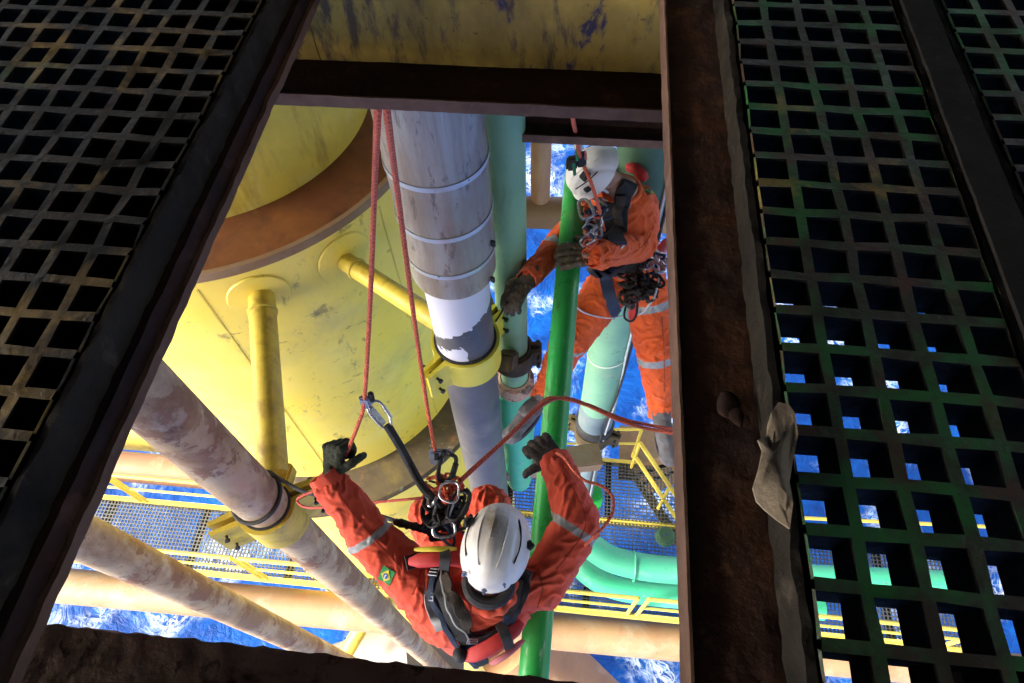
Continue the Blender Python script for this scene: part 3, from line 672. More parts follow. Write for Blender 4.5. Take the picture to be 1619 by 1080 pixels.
def deckmesh(name, x0, x1, y0, y1, label, mat, h=D):
    p = .052
    t_ = thing(name, label, 'walkway', (x0, y0, -h))
    obj('mesh', lattice(x0, y0, int((x1 - x0) / p), int((y1 - y0) / p), p, p, -h, .03, .012, fine=False), mat, t_, smooth=False)
    for y in (y0, y1): bm = BM(); bar(bm, (x0, y, -h - .08), (x1, y, -h - .08), .06, .13); obj('edge_beam', bm, M['rail_yellow'], t_)
    n = int((x1 - x0) / 1.3)
    for k in range(n + 1): bm = BM(); bar(bm, (x0 + (x1 - x0) * k / max(n, 1), y0, -h - .12), (x0 + (x1 - x0) * k / max(n, 1), y1, -h - .12), .08, .12); obj('cross_beam', bm, M['resin'], t_)
    return t_
M['meshgrey'] = painted('grey_mesh', (.11, .12, .13), (.085, .09, .10), [((.30, .27, .2), 3, .55, .7, V1, .5)], .6, 2)
M['meshdark'] = painted('dark_mesh', (.06, .065, .07), (.05, .05, .055), [], .6, 2)
deckmesh('walkway', -9.5, -2.15, YN, YF, 'grey mesh walkway between yellow handrails, far below on the left', M['meshgrey'])
deckmesh('walkway', -.75, 6.0, YN, 2.95, 'grey mesh walkway under the green bent pipe, far below on the right', M['meshdark'])
deckmesh('platform', -.6, 2.35, 2.98, 3.9, 'dark mesh platform over blue water left of the slanting handrail', M['meshdark'], D + .02)
t = thing('stair_rail', 'yellow slanting stair handrail beside the right-hand beam, below the boot', 'handrail', W(1010, 800, 9.5))
a, e = W(1012, 700, 8.6), W(1100, 830, 8.6)
for dz, nm in ((0, 'top_rail'), (.5, 'mid_rail'), (1.0, 'stringer')):
    bm = BM(); bar(bm, a - Vector((0, 0, dz)), e - Vector((0, 0, dz)), .05 if dz < 1 else .14, .05 if dz < 1 else .04, bev=.006); obj(nm, bm, M['rail_yellow'], t)
for f in (0, .55, 1):
    p = a.lerp(e, f); bm = BM(); tube(bm, [p, p - Vector((0, 0, 1.0))], .026, 8); obj('post', bm, M['rail_yellow'], t)
a2, e2 = a + Vector((.75, .35, 0)), e + Vector((.75, .35, 0))
for k in range(9):
    f = (k + .5) / 9; p = a.lerp(e, f) - Vector((0, 0, .95)); p2 = p + Vector((.75, .35, 0))
    if k < 3: bm = BM(); bar(bm, p, p2, .2, .03); obj('tread', bm, M['tan'], t)
t = thing('handrail', 'short orange-yellow handrail behind the mint pipe above the mesh platform', 'handrail', W(900, 720, 9.5))
rail(t, W(870, 722, 9.5), W(1000, 722, 9.5), 1.0, toe=False)
bm = BM(); box(bm, W(1040, 720, 9.7), (1.2, .9, .05)); meta(obj('landing', bm, M['tan'], smooth=False), 'tan landing plate below the hanging boot on the right', 'platform')
# green bend
t = thing('bent_pipe', 'bright green pipe bending from vertical to horizontal under the right walkway mesh', 'pipe', (G3.x, G3.y, -9))
P_ = [Vector((G3.x, G3.y - .05, -7.9)), Vector((G3.x, G3.y - .06, -8.2)), Vector((G3.x + .02, G3.y - .16, -8.5)), Vector((G3.x + .22, G3.y - .38, -8.72)), Vector((G3.x + .7, 2.19, -8.8)), Vector((2.2, 2.18, -8.8)), Vector((5.35, 2.32, -8.8))]
bm = BM(); tube(bm, smooth_path(P_, 8), .17, 40); obj('pipe_wall', bm, M['mintpipe'], t)
bm = BM(); lathe(bm, [(.14, -7.86), (.27, -7.88), (.27, -7.96), (.2, -7.98)], (G3.x, G3.y), 40); obj('flange', bm, M['green'], t)
for k in range(8):
    a_ = 2 * math.pi * k / 8; bm = BM(); bolt(bm, Vector((G3.x + .24 * math.cos(a_), G3.y + .24 * math.sin(a_), -7.9)), Vector((0, 0, 1)), .02, .12); obj('bolt', bm, M['green'], t)
for x in (1.15, 2.9):
    bm = BM(); tube(bm, [(x, 2.17 + .185 * math.cos(a_), -8.8 + .185 * math.sin(a_)) for a_ in [2 * math.pi * k / 24 for k in range(24)]], .012, 6, closed=True); obj('weld', bm, M['mintpipe'], t)
t = thing('bent_pipe', 'darker green pipe running just below the bright green bend', 'pipe', (1.5, 2.0, -9.3))
P_ = [W(908, 880, 9.2), W(925, 903, 9.22), W(960, 925, 9.25), W(1010, 937, 9.25), W(1090, 945, 9.25), W(1300, 962, 9.25)]
bm = BM(); tube(bm, smooth_path(P_, 6), .15, 32); obj('pipe_wall', bm, M['mintpipe'], t)
bm = BM(); q = W(1052, 848, 9.35); lathe(bm, [(.02, q.z + .1), (.10, q.z + .1), (.10, q.z + .02), (.14, q.z), (.14, q.z - .04)], (q.x, q.y), 24)
meta(obj('drain_cap', bm, M['darkgreen']), 'small round dark green cap on the mesh platform right of the green bend', 'cap')
# big structural tubes
YT = 1.47
bm = BM(); tube(bm, [(x, YT + .01 * (x + 2), -9.85 - .25) for x in (-14, -10, -7, -5, -3.5, -2.2)], .25, 40)
meta(obj('brace_tube', bm, M['tan']), 'tan sun-bleached horizontal brace under the left walkway, lowest on the left', 'brace')
bm = BM(); tube(bm, [(x, YT + .01 * (x + 2), -9.85 - .25) for x in (-1.2, .5, 2, 4, 7, 12)], .25, 40)
meta(obj('brace_tube', bm, M['tan']), 'speckled cream and yellow horizontal brace below the right walkway', 'brace')
bm = BM(); tube(bm, [(x, 3.25, -9.9) for x in (-14, -10, -7, -5, -3.5)], .24, 40)
meta(obj('brace_tube', bm, M['orange_pipe']), 'orange-tan horizontal brace above the left walkway, behind the scabbed pipe', 'brace')
bm = BM(); tube(bm, [(x, 4.1, -10.3) for x in (-14, -10, -8, -6.45)], .4, 40)
meta(obj('brace_tube', bm, M['yellow2']), 'yellow tube end at the left, between the black beam and the scabbed pipe', 'brace')
bm = BM(); tube(bm, [W(690, 1040, 12.5), W(520, 1090, 14), W(250, 1230, 18)], .75, 48)
meta(obj('brace_tube', bm, M['plate_grey']), 'grey slanting brace at the bottom left of centre', 'brace')
bm = BM(); tube(bm, [W(800, 1010, 12.5), W(880, 1060, 13.5), W(1100, 1260, 18)], .62, 48)
meta(obj('brace_tube', bm, M['orange_pipe']), 'brown slanting brace at the bottom, right of the green tube', 'brace')
bm = BM(); tube(bm, [W(590, 960, 11.2), W(540, 1045, 11.8)], .12, 24)
meta(obj('brace_tube', bm, M['yellow_strut']), 'short yellow tube resting on the grey slanting brace', 'brace')
#PART3
# ------------------------------------------------------------------ people
def PJ(p):
    c = AX * p.x + AY * p.y - AD * p.z; return PPX + FOC * c.x / c.z, PPY + FOC * c.y / c.z
def tube_at(py):
    lo, hi = 0.0, 1.0
    for _ in range(30):
        mid = (lo + hi) / 2
        if PJ(GP0.lerp(GP1, mid))[1] < py: lo = mid
        else: hi = mid
    return GP0.lerp(GP1, lo)
TD = (GP1 - GP0).normalized()
def seg_dist(p, a, b):
    d = b - a; t = max(0, min(1, (p - a).dot(d) / d.length_squared)); return (p - a - d * t).length, t
def limb(bm, pts, rad):
    for i in range(len(pts) - 1): capsule(bm, pts[i], pts[i + 1], rad[i], rad[i + 1])
def wrinkle(me, bones, amp=.008, seed=0):
    """cloth folds: run across a limb, tighter near its joints"""
    n = [v.normal.copy() for v in me.vertices]
    for v, nn in zip(me.vertices, n):
        best = None
        for (a, b, k) in bones:
            d, t = seg_dist(v.co, a, b)
            if best is None or d < best[0]: best = (d, t, a, b, k)
        d, t, a, b, k = best; ax = (b - a).normalized(); L_ = (b - a).length
        s = (v.co - a).dot(ax); perp = v.co - a - ax * s
        u_, v_ = frame(ax); an = math.atan2(perp.dot(u_), perp.dot(v_))
        tw = math.sin(an + seed) * 1.2 + math.sin(2 * an) * .5
        q = Vector((s * 17 + tw + seed, math.cos(an) * 1.1, math.sin(an) * 1.1)) + noise.noise_vector(v.co * 7) * .8
        f = max(0, 1 - abs(noise.noise(q)) * 4.2) ** 1.3
        q2 = Vector((s * 34 - tw * 1.6 + seed, math.cos(an) * 2, math.sin(an) * 2 + 5)) + noise.noise_vector(v.co * 12) * .7
        g = max(0, 1 - abs(noise.noise(q2)) * 4.5)
        joint = .5 + .4 * abs(2 * t - 1) ** 2
        lo = noise.noise(v.co * 8) * .8
        v.co += nn * amp * k * (joint * (f * 1.15 + g * .45) + lo * .5 - .35)
    me.update()
    b_ = bmesh.new(); b_.from_mesh(me); bmesh.ops.smooth_vert(b_, verts=b_.verts[:], factor=.5, use_axis_x=True, use_axis_y=True, use_axis_z=True); bmesh.ops.smooth_vert(b_, verts=b_.verts[:], factor=.4, use_axis_x=True, use_axis_y=True, use_axis_z=True); b_.to_mesh(me); b_.free()
def paint_bands(me, bands, mi=1):
    for p in me.polygons:
        c = p.center
        for (a, b, t0, t1, rmax) in bands:
            d, t = seg_dist(c, a, b)
            if t0 < t < t1 and d < rmax: p.material_index = mi; break
def bvh_of(o):
    me = o.data; L = ORG[o.name]
    return BVHTree.FromPolygons([v.co + L for v in me.vertices], [tuple(p.vertices) for p in me.polygons])
CAMP = Vector((0, 0, 0))
def hit(bv, x, y):
    d = (W(x, y, 1.0)).normalized(); r = bv.ray_cast(CAMP, d)
    return (r[0], r[1] if r[1].dot(d) < 0 else -r[1]) if r[0] is not None else None
def ribbon(bm, pts, nrm, wd, th):
    n = len(pts); rings = []
    for i in range(n):
        d = (pts[min(i + 1, n - 1)] - pts[max(i - 1, 0)])
        if d.length < 1e-6: d = Vector((0, 0, 1))
        d.normalize(); nn = (nrm[i] - d * nrm[i].dot(d)).normalized(); s_ = nn.cross(d)
        p = pts[i]
        rings.append([bm.verts.new(p + s_ * a * wd / 2 + nn * b) for a, b in ((-1, 0), (-.94, th), (0, th * 1.25), (.94, th), (1, 0), (0, -.001))])
    for a, b in zip(rings, rings[1:]):
        for k in range(6): bm.faces.new((a[k], a[(k + 1) % 6], b[(k + 1) % 6], b[k]))
    bm.faces.new(rings[0][::-1]); bm.faces.new(rings[-1])
def strap(t, name, bv, px, wd, mat, off=.004, th=.004, parent=None):
    P2 = smooth_path([Vector((x, y, 0)) for x, y in px], 8) if len(px) > 2 else [Vector((px[0][0] + (px[1][0] - px[0][0]) * k / 10, px[0][1] + (px[1][1] - px[0][1]) * k / 10, 0)) for k in range(11)]
    pts, nr = [], []
    for q in P2:
        h_ = hit(bv, q.x, q.y)
        if h_: pts.append(h_[0] + h_[1] * off); nr.append(h_[1])
    if len(pts) < 3: return None
    for _ in range(2):
        nr = [(nr[max(i - 1, 0)] + nr[i] + nr[min(i + 1, len(nr) - 1)]).normalized() for i in range(len(nr))]
        pts = [pts[0]] + [(pts[i - 1] + pts[i] * 2 + pts[i + 1]) / 4 for i in range(1, len(pts) - 1)] + [pts[-1]]
    bm = BM(); ribbon(bm, pts, nr, wd, th); return obj(name, bm, mat, parent or t, ang=50)
def free_strap(t, name, pts, wd, mat, up, th=.004):
    P_ = smooth_path(pts, 8); bm = BM(); ribbon(bm, P_, [up] * len(P_), wd, th); return obj(name, bm, mat, t, ang=50)

def helmet(t, c, f, u, mat, clips, sx=.112, sy=.146, sz=.125):
    """climbing helmet: c centre of the brim plane, f forward, u up"""
    rot = basis(x=u.cross(f) * -1, z=u, y=None) if False else None
    u = u.normalized(); f = (f - u * f.dot(u)).normalized(); l = u.cross(f).normalized()
    h = thing_part('helmet', t)
    bm = BM(); NT, NP = 72, 26; rings = []
    for j in range(NP + 1):
        ph = math.pi / 2 * j / NP * 1.04; ring = []
        for i in range(NT):
            th_ = 2 * math.pi * i / NT; x, y = math.cos(th_), math.sin(th_)
            sp = math.sin(ph); cp = math.cos(ph)
            sp = abs(sp) ** .86; X = sx * sp * x; Y = sy * sp * y * (1.0 if y > 0 else .97); Z = sz * (cp if cp > 0 else cp)
            s_ = X / sx
            rr = 1.0
            rr += .018 * max(0, 1 - (abs(s_) / .16) ** 4) * max(0, 1 - (ph / 1.4) ** 4)
            g = math.exp(-((abs(s_) - .70 + .10 * (Y / sy) ** 2) / .045) ** 2); rr -= .045 * g * (1 if -.8 < Y / sy < .75 else 0)
            g2 = math.exp(-((abs(s_) - .36) / .05) ** 2); rr += .010 * g2 * (1 if -.6 < Y / sy < .7 else 0)
            if ph > 1.42: rr += .05 * (ph - 1.42) / .2 * (1 + (1.6 if y > .3 else .3) * max(0, y))
            ring.append(bm.verts.new(c + (l * X + f * Y + u * Z) * rr))
        rings.append(ring)
    top = bm.verts.new(c + u * sz * 1.018)
    r0 = rings[0]
    for a, b in zip(rings[1:], rings[2:]):
        for k in range(NT): bm.faces.new((a[k], b[k], b[(k + 1) % NT], a[(k + 1) % NT]))
    for k in range(NT): bm.faces.new((top, rings[1][k], rings[1][(k + 1) % NT]))
    for v in r0: bm.verts.remove(v)
    # rolled edge and inside
    e = rings[-1]; inn = [bm.verts.new(c + (v.co - c) * .955 + u * .004) for v in e]; in2 = [bm.verts.new(c + (v.co - c) * .80 + u * .06) for v in e]
    it = bm.verts.new(c + u * sz * .90)
    for k in range(NT):
        k2 = (k + 1) % NT
        bm.faces.new((e[k], inn[k], inn[k2], e[k2])); bm.faces.new((inn[k], in2[k], in2[k2], inn[k2])); bm.faces.new((in2[k], it, in2[k2]))
    sh = obj('shell', bm, mat, h, ang=60)
    for (a, b, zf, sz_, mt_) in clips:   # azimuth (deg from forward, + to the left), elevation, size
        d = (f * math.cos(R(a)) * math.cos(R(b)) * sy + l * math.sin(R(a)) * math.cos(R(b)) * sx + u * math.sin(R(b)) * sz)
        p = c + d * (1.03 + .10 * math.sin(2 * R(b))); bm = BM()
        n_ = d.normalized(); box(bm, p, (sz_, sz_ * .8, .014), basis(z=n_, x=n_.cross(u)), .004); box(bm, p + n_ * .009, (sz_ * .5, sz_ * .45, .012), basis(z=n_, x=n_.cross(u)), .003)
        obj('lamp_clip' if mt_ == 'rubber' else 'vent_plug', bm, M[mt_], h)
    def on(X_, Y_, k_=1.0):
        rho = min(.995, math.hypot(X_, Y_)); ph = math.asin(rho ** (1 / .86)); return c + (l * sx * X_ + f * sy * Y_ + u * sz * math.cos(ph)) * k_
    for s_ in (-1, 1):
        bm = BM(); tube(bm, smooth_path([on(s_ * .62, .58), on(s_ * .76, .25), on(s_ * .80, -.1), on(s_ * .70, -.48)], 6), [.0005] + [.0028] * 17 + [.0005], 8); obj('groove_shade', bm, M['resin'], h)  # dark tube draws in the shade of the shell's side groove
        bm = BM(); tube(bm, smooth_path([on(s_ * .30, .72, 1.004), on(s_ * .38, .3, 1.004), on(s_ * .38, -.2, 1.004), on(s_ * .26, -.66, 1.004)], 6), .0032, 8); obj('rib', bm, mat, h)
    bm = BM(); tube(bm, smooth_path([on(.02, .70, 1.012), on(.04, .3, 1.014), on(.05, -.1, 1.012)], 6), .0030, 8); obj('rib', bm, mat, h)
    bm = BM(); tube(bm, [c - u * .006 + (l * math.cos(a) * sx * .90 + f * math.sin(a) * sy * .90) for a in [2 * math.pi * k / 32 for k in range(32)]], .007, 8, closed=True)
    obj('headband', bm, M['rubber'], h)
    return h
def thing_part(name, t):
    o = bpy.data.objects.new(name, None); COL.objects.link(o); o.parent = t; ORG[o.name] = ORG[t.name].copy(); return o

def hand_bm(wrist, x, n, side, curl, spread=.06, sc=1.0, thumb_curl=.5, fr=.0118):
    """gloved hand as joined capsules: x towards the fingers, n where the palm faces, side +1/-1 = thumb side along n cross x"""
    x = x.normalized(); n = (n - x * n.dot(x)).normalized(); s = n.cross(x).normalized() * side   # thumb side
    bm = BM(); P_ = lambda a, b, c_: wrist + (x * a + s * b + n * c_) * sc
    for b, r in ((.026, .015), (.008, .016), (-.010, .016), (-.028, .0145)):
        capsule(bm, P_(.0, b * .75, 0), P_(.085 - abs(b - .004) * .18, b * 1.12, 0), r * 1.08 * sc, r * .93 * sc, 12)
    capsule(bm, P_(-.022, 0, 0), P_(.015, 0, 0), .033 * sc, .030 * sc, 14)
    for i, (b, L_, tw) in enumerate(((.031, .074, .0), (.010, .083, .0), (-.012, .077, .0), (-.033, .060, .0))):
        p = P_(.086 - abs(b - .004) * .15, b * 1.05, 0); ang = 0; sp = spread * (b / .03)
        for k, fl in enumerate((.45, .31, .24)):
            ang += curl[k] * (1 + .10 * (i - 1.5) * .5)
            d = (x * math.cos(ang) + n * math.sin(ang) + s * sp * math.cos(ang)).normalized()
            q = p + d * L_ * fl * sc * 1.08; capsule(bm, p, q, fr * sc * (1 - .07 * k), fr * sc * (.97 - .09 * k), 10); p = q
    p = P_(.022, .030, .004); d = (x * .55 + s * .75 + n * .35).normalized()
    for k, (L_, r) in enumerate(((.042, .0155), (.034, .0135), (.028, .0120))):
        q = p + d * L_ * sc; capsule(bm, p, q, r * sc, r * .92 * sc, 10); p = q
        d = (d + (n * .8 - s * .55) * thumb_curl).normalized()
    return bm
def glove(t, name, mat, wrist, x, n, side, curl, **kw):
    me = remesh(hand_bm(wrist, x, n, side, curl, **kw), .0036, 3, .5)
    for v, nn in zip(me.vertices, [v.normal.copy() for v in me.vertices]):
        v.co += nn * (nz(v.co, 70) * .0022 + nz(v.co, 150) * .0012)
    o = obj(name, me, mat, t, ang=80)
    bm = BM(); c = wrist - x.normalized() * .045; xx = x.normalized()
    return o
def boot(t, ankle, heel, toe, up, mat, q=1.0):
    bm = BM(); d = (toe - heel).normalized(); sd_ = up.cross(d).normalized()
    capsule(bm, ankle, heel + up * .055, .052 * q, .048 * q); capsule(bm, heel + up * .045, heel + d * .13 + up * .055, .045 * q, .048 * q)
    capsule(bm, heel + d * .12 + up * .045, toe - d * .045 + up * .03, .047 * q, .040 * q)
    ball(bm, toe - d * .05 + up * .03, (.055 * q, .050 * q, .036 * q), 2, basis(x=d, z=up))
    me = remesh(bm, .007, 5)
    for v, nn in zip(me.vertices, [v.normal.copy() for v in me.vertices]): v.co += nn * nz(v.co, 40) * .004
    b = obj('boot', me, mat, t, ang=80)
    bm = BM(); n = 28; rings = []
    for z in (-.006, .018):
        rings.append([bm.verts.new(heel.lerp(toe, .5) + d * .148 * math.cos(a) * (1 if math.cos(a) < 0 else 1.0) + sd_ * (.048 + .006 * math.cos(a)) * q * math.sin(a) + up * z) for a in [2 * math.pi * k / n for k in range(n)]])
    for k in range(n): bm.faces.new((rings[0][k], rings[0][(k + 1) % n], rings[1][(k + 1) % n], rings[1][k]))
    bm.faces.new(rings[0][::-1]); bm.faces.new(rings[1]); obj('sole', bm, M['sole'], b)
    bm = BM()
    for k in range(5):
        p = heel + d * (.10 + .022 * k) + up * (.095 - .008 * k); tube(bm, smooth_path([p - sd_ * .026, p + up * .008, p + sd_ * .026], 3), .0028, 6)
    obj('laces', bm, M['black'], b)
    return b
def head_bm(bm, c, f, u):
    u = u.normalized(); f = (f - u * f.dot(u)).normalized(); l = u.cross(f).normalized(); rt = basis(x=l, y=f, z=u)
    Q = lambda a, b, z: c + l * a + f * b + u * z
    ball(bm, Q(0, -.012, .035), (.074, .094, .085), 3, rt); ball(bm, Q(0, .018, -.035), (.058, .068, .075), 3, rt)
    ball(bm, Q(0, .055, -.082), (.028, .026, .022), 2, rt); ball(bm, Q(0, .074, .022), (.052, .016, .012), 2, rt)
    capsule(bm, Q(0, .082, .012), Q(0, .102, -.026), .009, .013, 10)
    for s_ in (-1, 1):
        ball(bm, Q(s_ * .014, .092, -.030), .008, 2); ball(bm, Q(s_ * .076, -.008, -.012), (.008, .020, .032), 2, rt); ball(bm, Q(s_ * .040, .060, -.018), (.018, .018, .014), 2, rt)
    ball(bm, Q(0, .080, -.050), (.024, .010, .005), 2, rt); ball(bm, Q(0, .078, -.061), (.021, .010, .006), 2, rt)
    return Q
def carabiner(bm, c, a, b, L_=.11, wd=.062, r=.0048):
    a = a.normalized(); b = (b - a * b.dot(a)).normalized(); pts = []
    for k in range(28):
        th = 2 * math.pi * k / 28; x, y = math.cos(th), math.sin(th)
        x = math.copysign(abs(x) ** .75, x); y = math.copysign(abs(y) ** .6, y)
        pts.append(c + a * x * L_ / 2 + b * y * wd / 2 * (1 + .18 * x))
    tube(bm, pts, r, 10, closed=True)
    g0, g1 = c + b * wd / 2 * 1.0 - a * L_ * .28, c + b * wd / 2 * 1.05 + a * L_ * .22
    tube(bm, [g0, g1], r * 1.45, 10)
def make_carab(label, c, a, b, mat='steel', L_=.11, wd=.062, r=.0048, group='carabiners on the climbing gear'):
    bm = BM(); carabiner(bm, c, a, b, L_, wd, r); return meta(obj('carabiner', bm, M[mat]), label, 'carabiner', group)
def flag(t, bv, x, y, w_, h_, rot=0, kind=0, updir=None):
    """small cloth patch: green field, yellow diamond, blue disc, following the sleeve"""
    hc = hit(bv, x, y)
    if not hc: return
    c, n = hc; a = (AX_W if updir is None else updir); a = (a - n * a.dot(n)).normalized(); b = n.cross(a)
    a, b = a * math.cos(rot) + b * math.sin(rot), b * math.cos(rot) - a * math.sin(rot)
    def sheet(poly, off, name, mt_, par):
        bm = BM(); vs = []
        for (px, py) in poly:
            p = c + a * px * w_ + b * py * h_; q = bv.find_nearest(p)
            vs.append(bm.verts.new((q[0] if q[0] is not None else p) + n * off))
        cc = bv.find_nearest(c); vc = bm.verts.new(c + n * off)
        for k in range(len(vs)): bm.faces.new((vs[k], vs[(k + 1) % len(vs)], vc))
        return obj(name, bm, mt_, par, ang=70)
    def dens(poly, n_=6):
        out = []
        for i in range(len(poly)):
            p, q = poly[i], poly[(i + 1) % len(poly)]
            for k in range(n_): out.append((p[0] + (q[0] - p[0]) * k / n_, p[1] + (q[1] - p[1]) * k / n_))
        return out
    g = sheet(dens([(-.5, -.5), (.5, -.5), (.5, .5), (-.5, .5)]), .0035, 'flag_patch', M['flag_green'], t)
    sheet(dens([(-.42, 0), (0, -.40), (.42, 0), (0, .40)]), .0050, 'diamond', M['flag_yellow'], g)
    sheet([(.17 * math.cos(2 * math.pi * k / 20), .17 * w_ / h_ * math.sin(2 * math.pi * k / 20)) for k in range(20)], .0064, 'disc', M['flag_blue'], g)
    sheet([(-.15, .02), (-.05, .07), (.06, .06), (.155, -.02), (.155, -.06), (.06, .02), (-.05, .03), (-.155, -.02)], .0075, 'band', M['white_cable'], g)
AX_W = Vector((1, 0, 0))
M['flag_green'] = painted('flag_green', (.02, .30, .07), None, [], .7, 10); M['flag_yellow'] = painted('flag_yellow', (.72, .62, .04), None, [], .7, 10); M['flag_blue'] = painted('flag_blue', (.03, .10, .42), None, [], .7, 10)

def person(label, base, S, coverall, head_c, head_f, head_u, bands, seed):
    """S: dict of joints (world points); returns person mesh (skin) and its coverall"""
    bm = BM(); Q = head_bm(bm, head_c, head_f, head_u)
    limb(bm, [S['neck'], head_c - head_u.normalized() * .05], [.062, .056])
    limb(bm, [S['neck'], S['chest'], S['waist'], S['pelvis']], [.09, .135, .12, .125])
    for s_ in ('l', 'r'):
        limb(bm, [S['neck'].lerp(S['chest'], .3), S['sh' + s_], S['el' + s_], S['wr' + s_]], [.07, .058, .038, .020])
        capsule(bm, S['wr' + s_], S['hd' + s_], .020, .018)
        limb(bm, [S['pelvis'], S['hip' + s_], S['kn' + s_], S['an' + s_]], [.11, .085, .058, .040])
        capsule(bm, S['an' + s_], S['he' + s_], .04, .036); capsule(bm, S['he' + s_], S['to' + s_].lerp(S['he' + s_], .2), .034, .030)
    me = remesh(bm, .009, 4)
    p = obj('person', me, M['skin'], loc=base, ang=80); meta(p, label, 'person')
    # coverall
    bm = BM()
    sx = (S['shl'] - S['shr']).normalized(); up = (S['neck'] - S['pelvis']).normalized(); rt = basis(z=up, x=sx)
    ball(bm, S['chest'], S.get('csz', (.215, .155, .20)), 3, rt); ball(bm, S['waist'], (.175, .140, .17), 3, rt); ball(bm, S['pelvis'], (.185, .155, .15), 3, rt)
    ball(bm, S['chest'].lerp(S['neck'], .55), (.17, .115, .12), 3, rt)
    limb(bm, [S['neck'], S['chest']], [.078, .14])
    for s_ in ('l', 'r'):
        limb(bm, [S['neck'].lerp(S['chest'], .30), S['sh' + s_]], [.085, .088])
        limb(bm, [S['sh' + s_], S['el' + s_], S['wr' + s_]], S.get('ar' + s_, [.086, .076, .056]))
        limb(bm, [S['pelvis'], S['hip' + s_], S['kn' + s_], S['an' + s_]], S.get('lr' + s_, [.13, .125, .098, .074]))
    me = remesh(bm, .0060, 8)
    bones = [(S['neck'], S['pelvis'], .9)]
    for s_ in ('l', 'r'):
        bones += [(S['sh' + s_], S['el' + s_], 1.1), (S['el' + s_], S['wr' + s_], 1.2), (S['hip' + s_], S['kn' + s_], 1.2), (S['kn' + s_], S['an' + s_], 1.2)]
    wrinkle(me, bones, .0120, seed)
    paint_bands(me, bands)
    co = obj('coverall', me, [coverall, M['tape']], p, ang=80)
    return p, co, Q
Z = Vector((0, 0, 1))

# ---- near climber, seen from above and behind
T7 = tube_at(700)
S1 = dict(neck=W(775, 925, 2.40), chest=W(742, 955, 2.60), waist=W(748, 985, 2.82), pelvis=W(757, 972, 3.00),
          shl=W(664, 925, 2.50), ell=W(588, 852, 2.43), wrl=W(527, 768, 2.30), hdl=W(527, 738, 2.25),
          shr=W(856, 925, 2.50), elr=W(914, 828, 2.44), wrr=W(884, 742, 2.46), hdr=W(868, 722, 2.47),
          hipl=W(735, 935, 3.02), knl=W(680, 815, 2.86), anl=W(702, 868, 3.28), hel=W(704, 880, 3.36), tol=W(690, 815, 3.36),
          hipr=W(795, 935, 3.02), knr=W(772, 800, 2.84), anr=W(785, 855, 3.28), her=W(787, 868, 3.36), tor=W(785, 800, 3.36),
          arl=[.105, .086, .064], csz=(.235, .165, .21), arr=[.090, .088, .066])
b1 = [(S1['ell'], S1['wrl'], .02, .12, .12), (S1['elr'], S1['shr'], .06, .17, .13), (S1['knr'], S1['anr'], .3, .42, .13), (S1['knl'], S1['anl'], .3, .42, .13)]
HF1 = (W(797, 795, 2.2) - W(772, 935, 2.2)).normalized(); HU1 = (Z + HF1 * .10 - Vector((.04, 0, 0))).normalized()
HC1 = W(784, 872, 2.28)
p1, c1, Q1 = person('near climber in orange-red coverall, helmet seen from above, arms raised to rope and tube', S1['pelvis'] - Z * .5, S1, M['coverall'], HC1, HF1, HU1, b1, 3)
def helmet_stained(center, org):
    mt, t, b = new_mat('stained_white_helmet'); v = coords(t)
    sb = nd(t, 'ShaderNodeVectorMath', operation='SUBTRACT'); sb.inputs[1].default_value = center - org; t.links.new(v, sb.inputs[0])
    ml = nd(t, 'ShaderNodeVectorMath', operation='MULTIPLY'); ml.inputs[1].default_value = (11, 6.5, 0); t.links.new(sb.outputs[0], ml.inputs[0])
    ln = nd(t, 'ShaderNodeVectorMath', operation='LENGTH'); t.links.new(ml.outputs[0], ln.inputs[0])
    n = noisetex(t, v, 30, 6, .7); ad = nd(t, 'ShaderNodeMath', operation='MULTIPLY_ADD'); ad.inputs[1].default_value = 1.1; t.links.new(n, ad.inputs[0]); t.links.new(ln.outputs['Value'], ad.inputs[2])
    st = ramp(t, ad.outputs[0], .60, 1.75, (1, 1, 1, 1), (0, 0, 0, 1))
    col = mix(t, ramp(t, noisetex(t, v, 12, 6, .6), .42, .72), (.80, .77, .72), (.66, .60, .52))
    mm = nd(t, 'ShaderNodeMath', operation='MULTIPLY'); mm.inputs[1].default_value = .75; t.links.new(st, mm.inputs[0])
    col = mix(t, mm.outputs[0], col, (.27, .18, .09))
    col = mix(t, ramp(t, noisetex(t, v, 60, 8, .7), .66, .70), col, (.30, .26, .22))
    t.links.new(col, b.inputs['Base Color']); b.inputs['Roughness'].default_value = .38; return mt
helmet(p1, HC1 + HU1 * .035, HF1, HU1, helmet_stained(W(782, 828, 2.15), ORG[p1.name]), [(72, 40, 0, .040, 'rubber'), (-84, 12, 0, .03, 'rubber'), (140, 20, 0, .018, 'alu'), (-150, 20, 0, .012, 'alu'), (178, 12, 0, .018, 'alu')])
glove(p1, 'glove', M['glove_dark'], W(526, 752, 2.28), W(528, 705, 2.22) - W(526, 752, 2.28), Vector((.55, .45, -.75)), 1, (1.25, 1.5, 1.0), sc=1.22, thumb_curl=1.7, fr=.0140)
pr = T7 - TD * 0
nrm = (pr - W(858, 704, 2.5)).normalized()
glove(p1, 'glove', M['glove_black'], W(878, 731, 2.47), W(838, 690, 2.52) - W(878, 731, 2.47), Vector((.15, .05, -1)), -1, (.55, .85, .6), sc=1.34, spread=.08, thumb_curl=.45, fr=.0138)
boot(p1, S1['anl'], S1['hel'], S1['tol'], Z, M['boot']); boot(p1, S1['anr'], S1['her'], S1['tor'], Z, M['boot'])
for s_ in (-1, 1):
    bm = BM(); ball(bm, Q1(s_ * .032, .074, .002), .0115, 2); obj('eye', bm, M['eye'], p1)
bv1 = bvh_of(c1)
hz = thing_part('harness', p1)
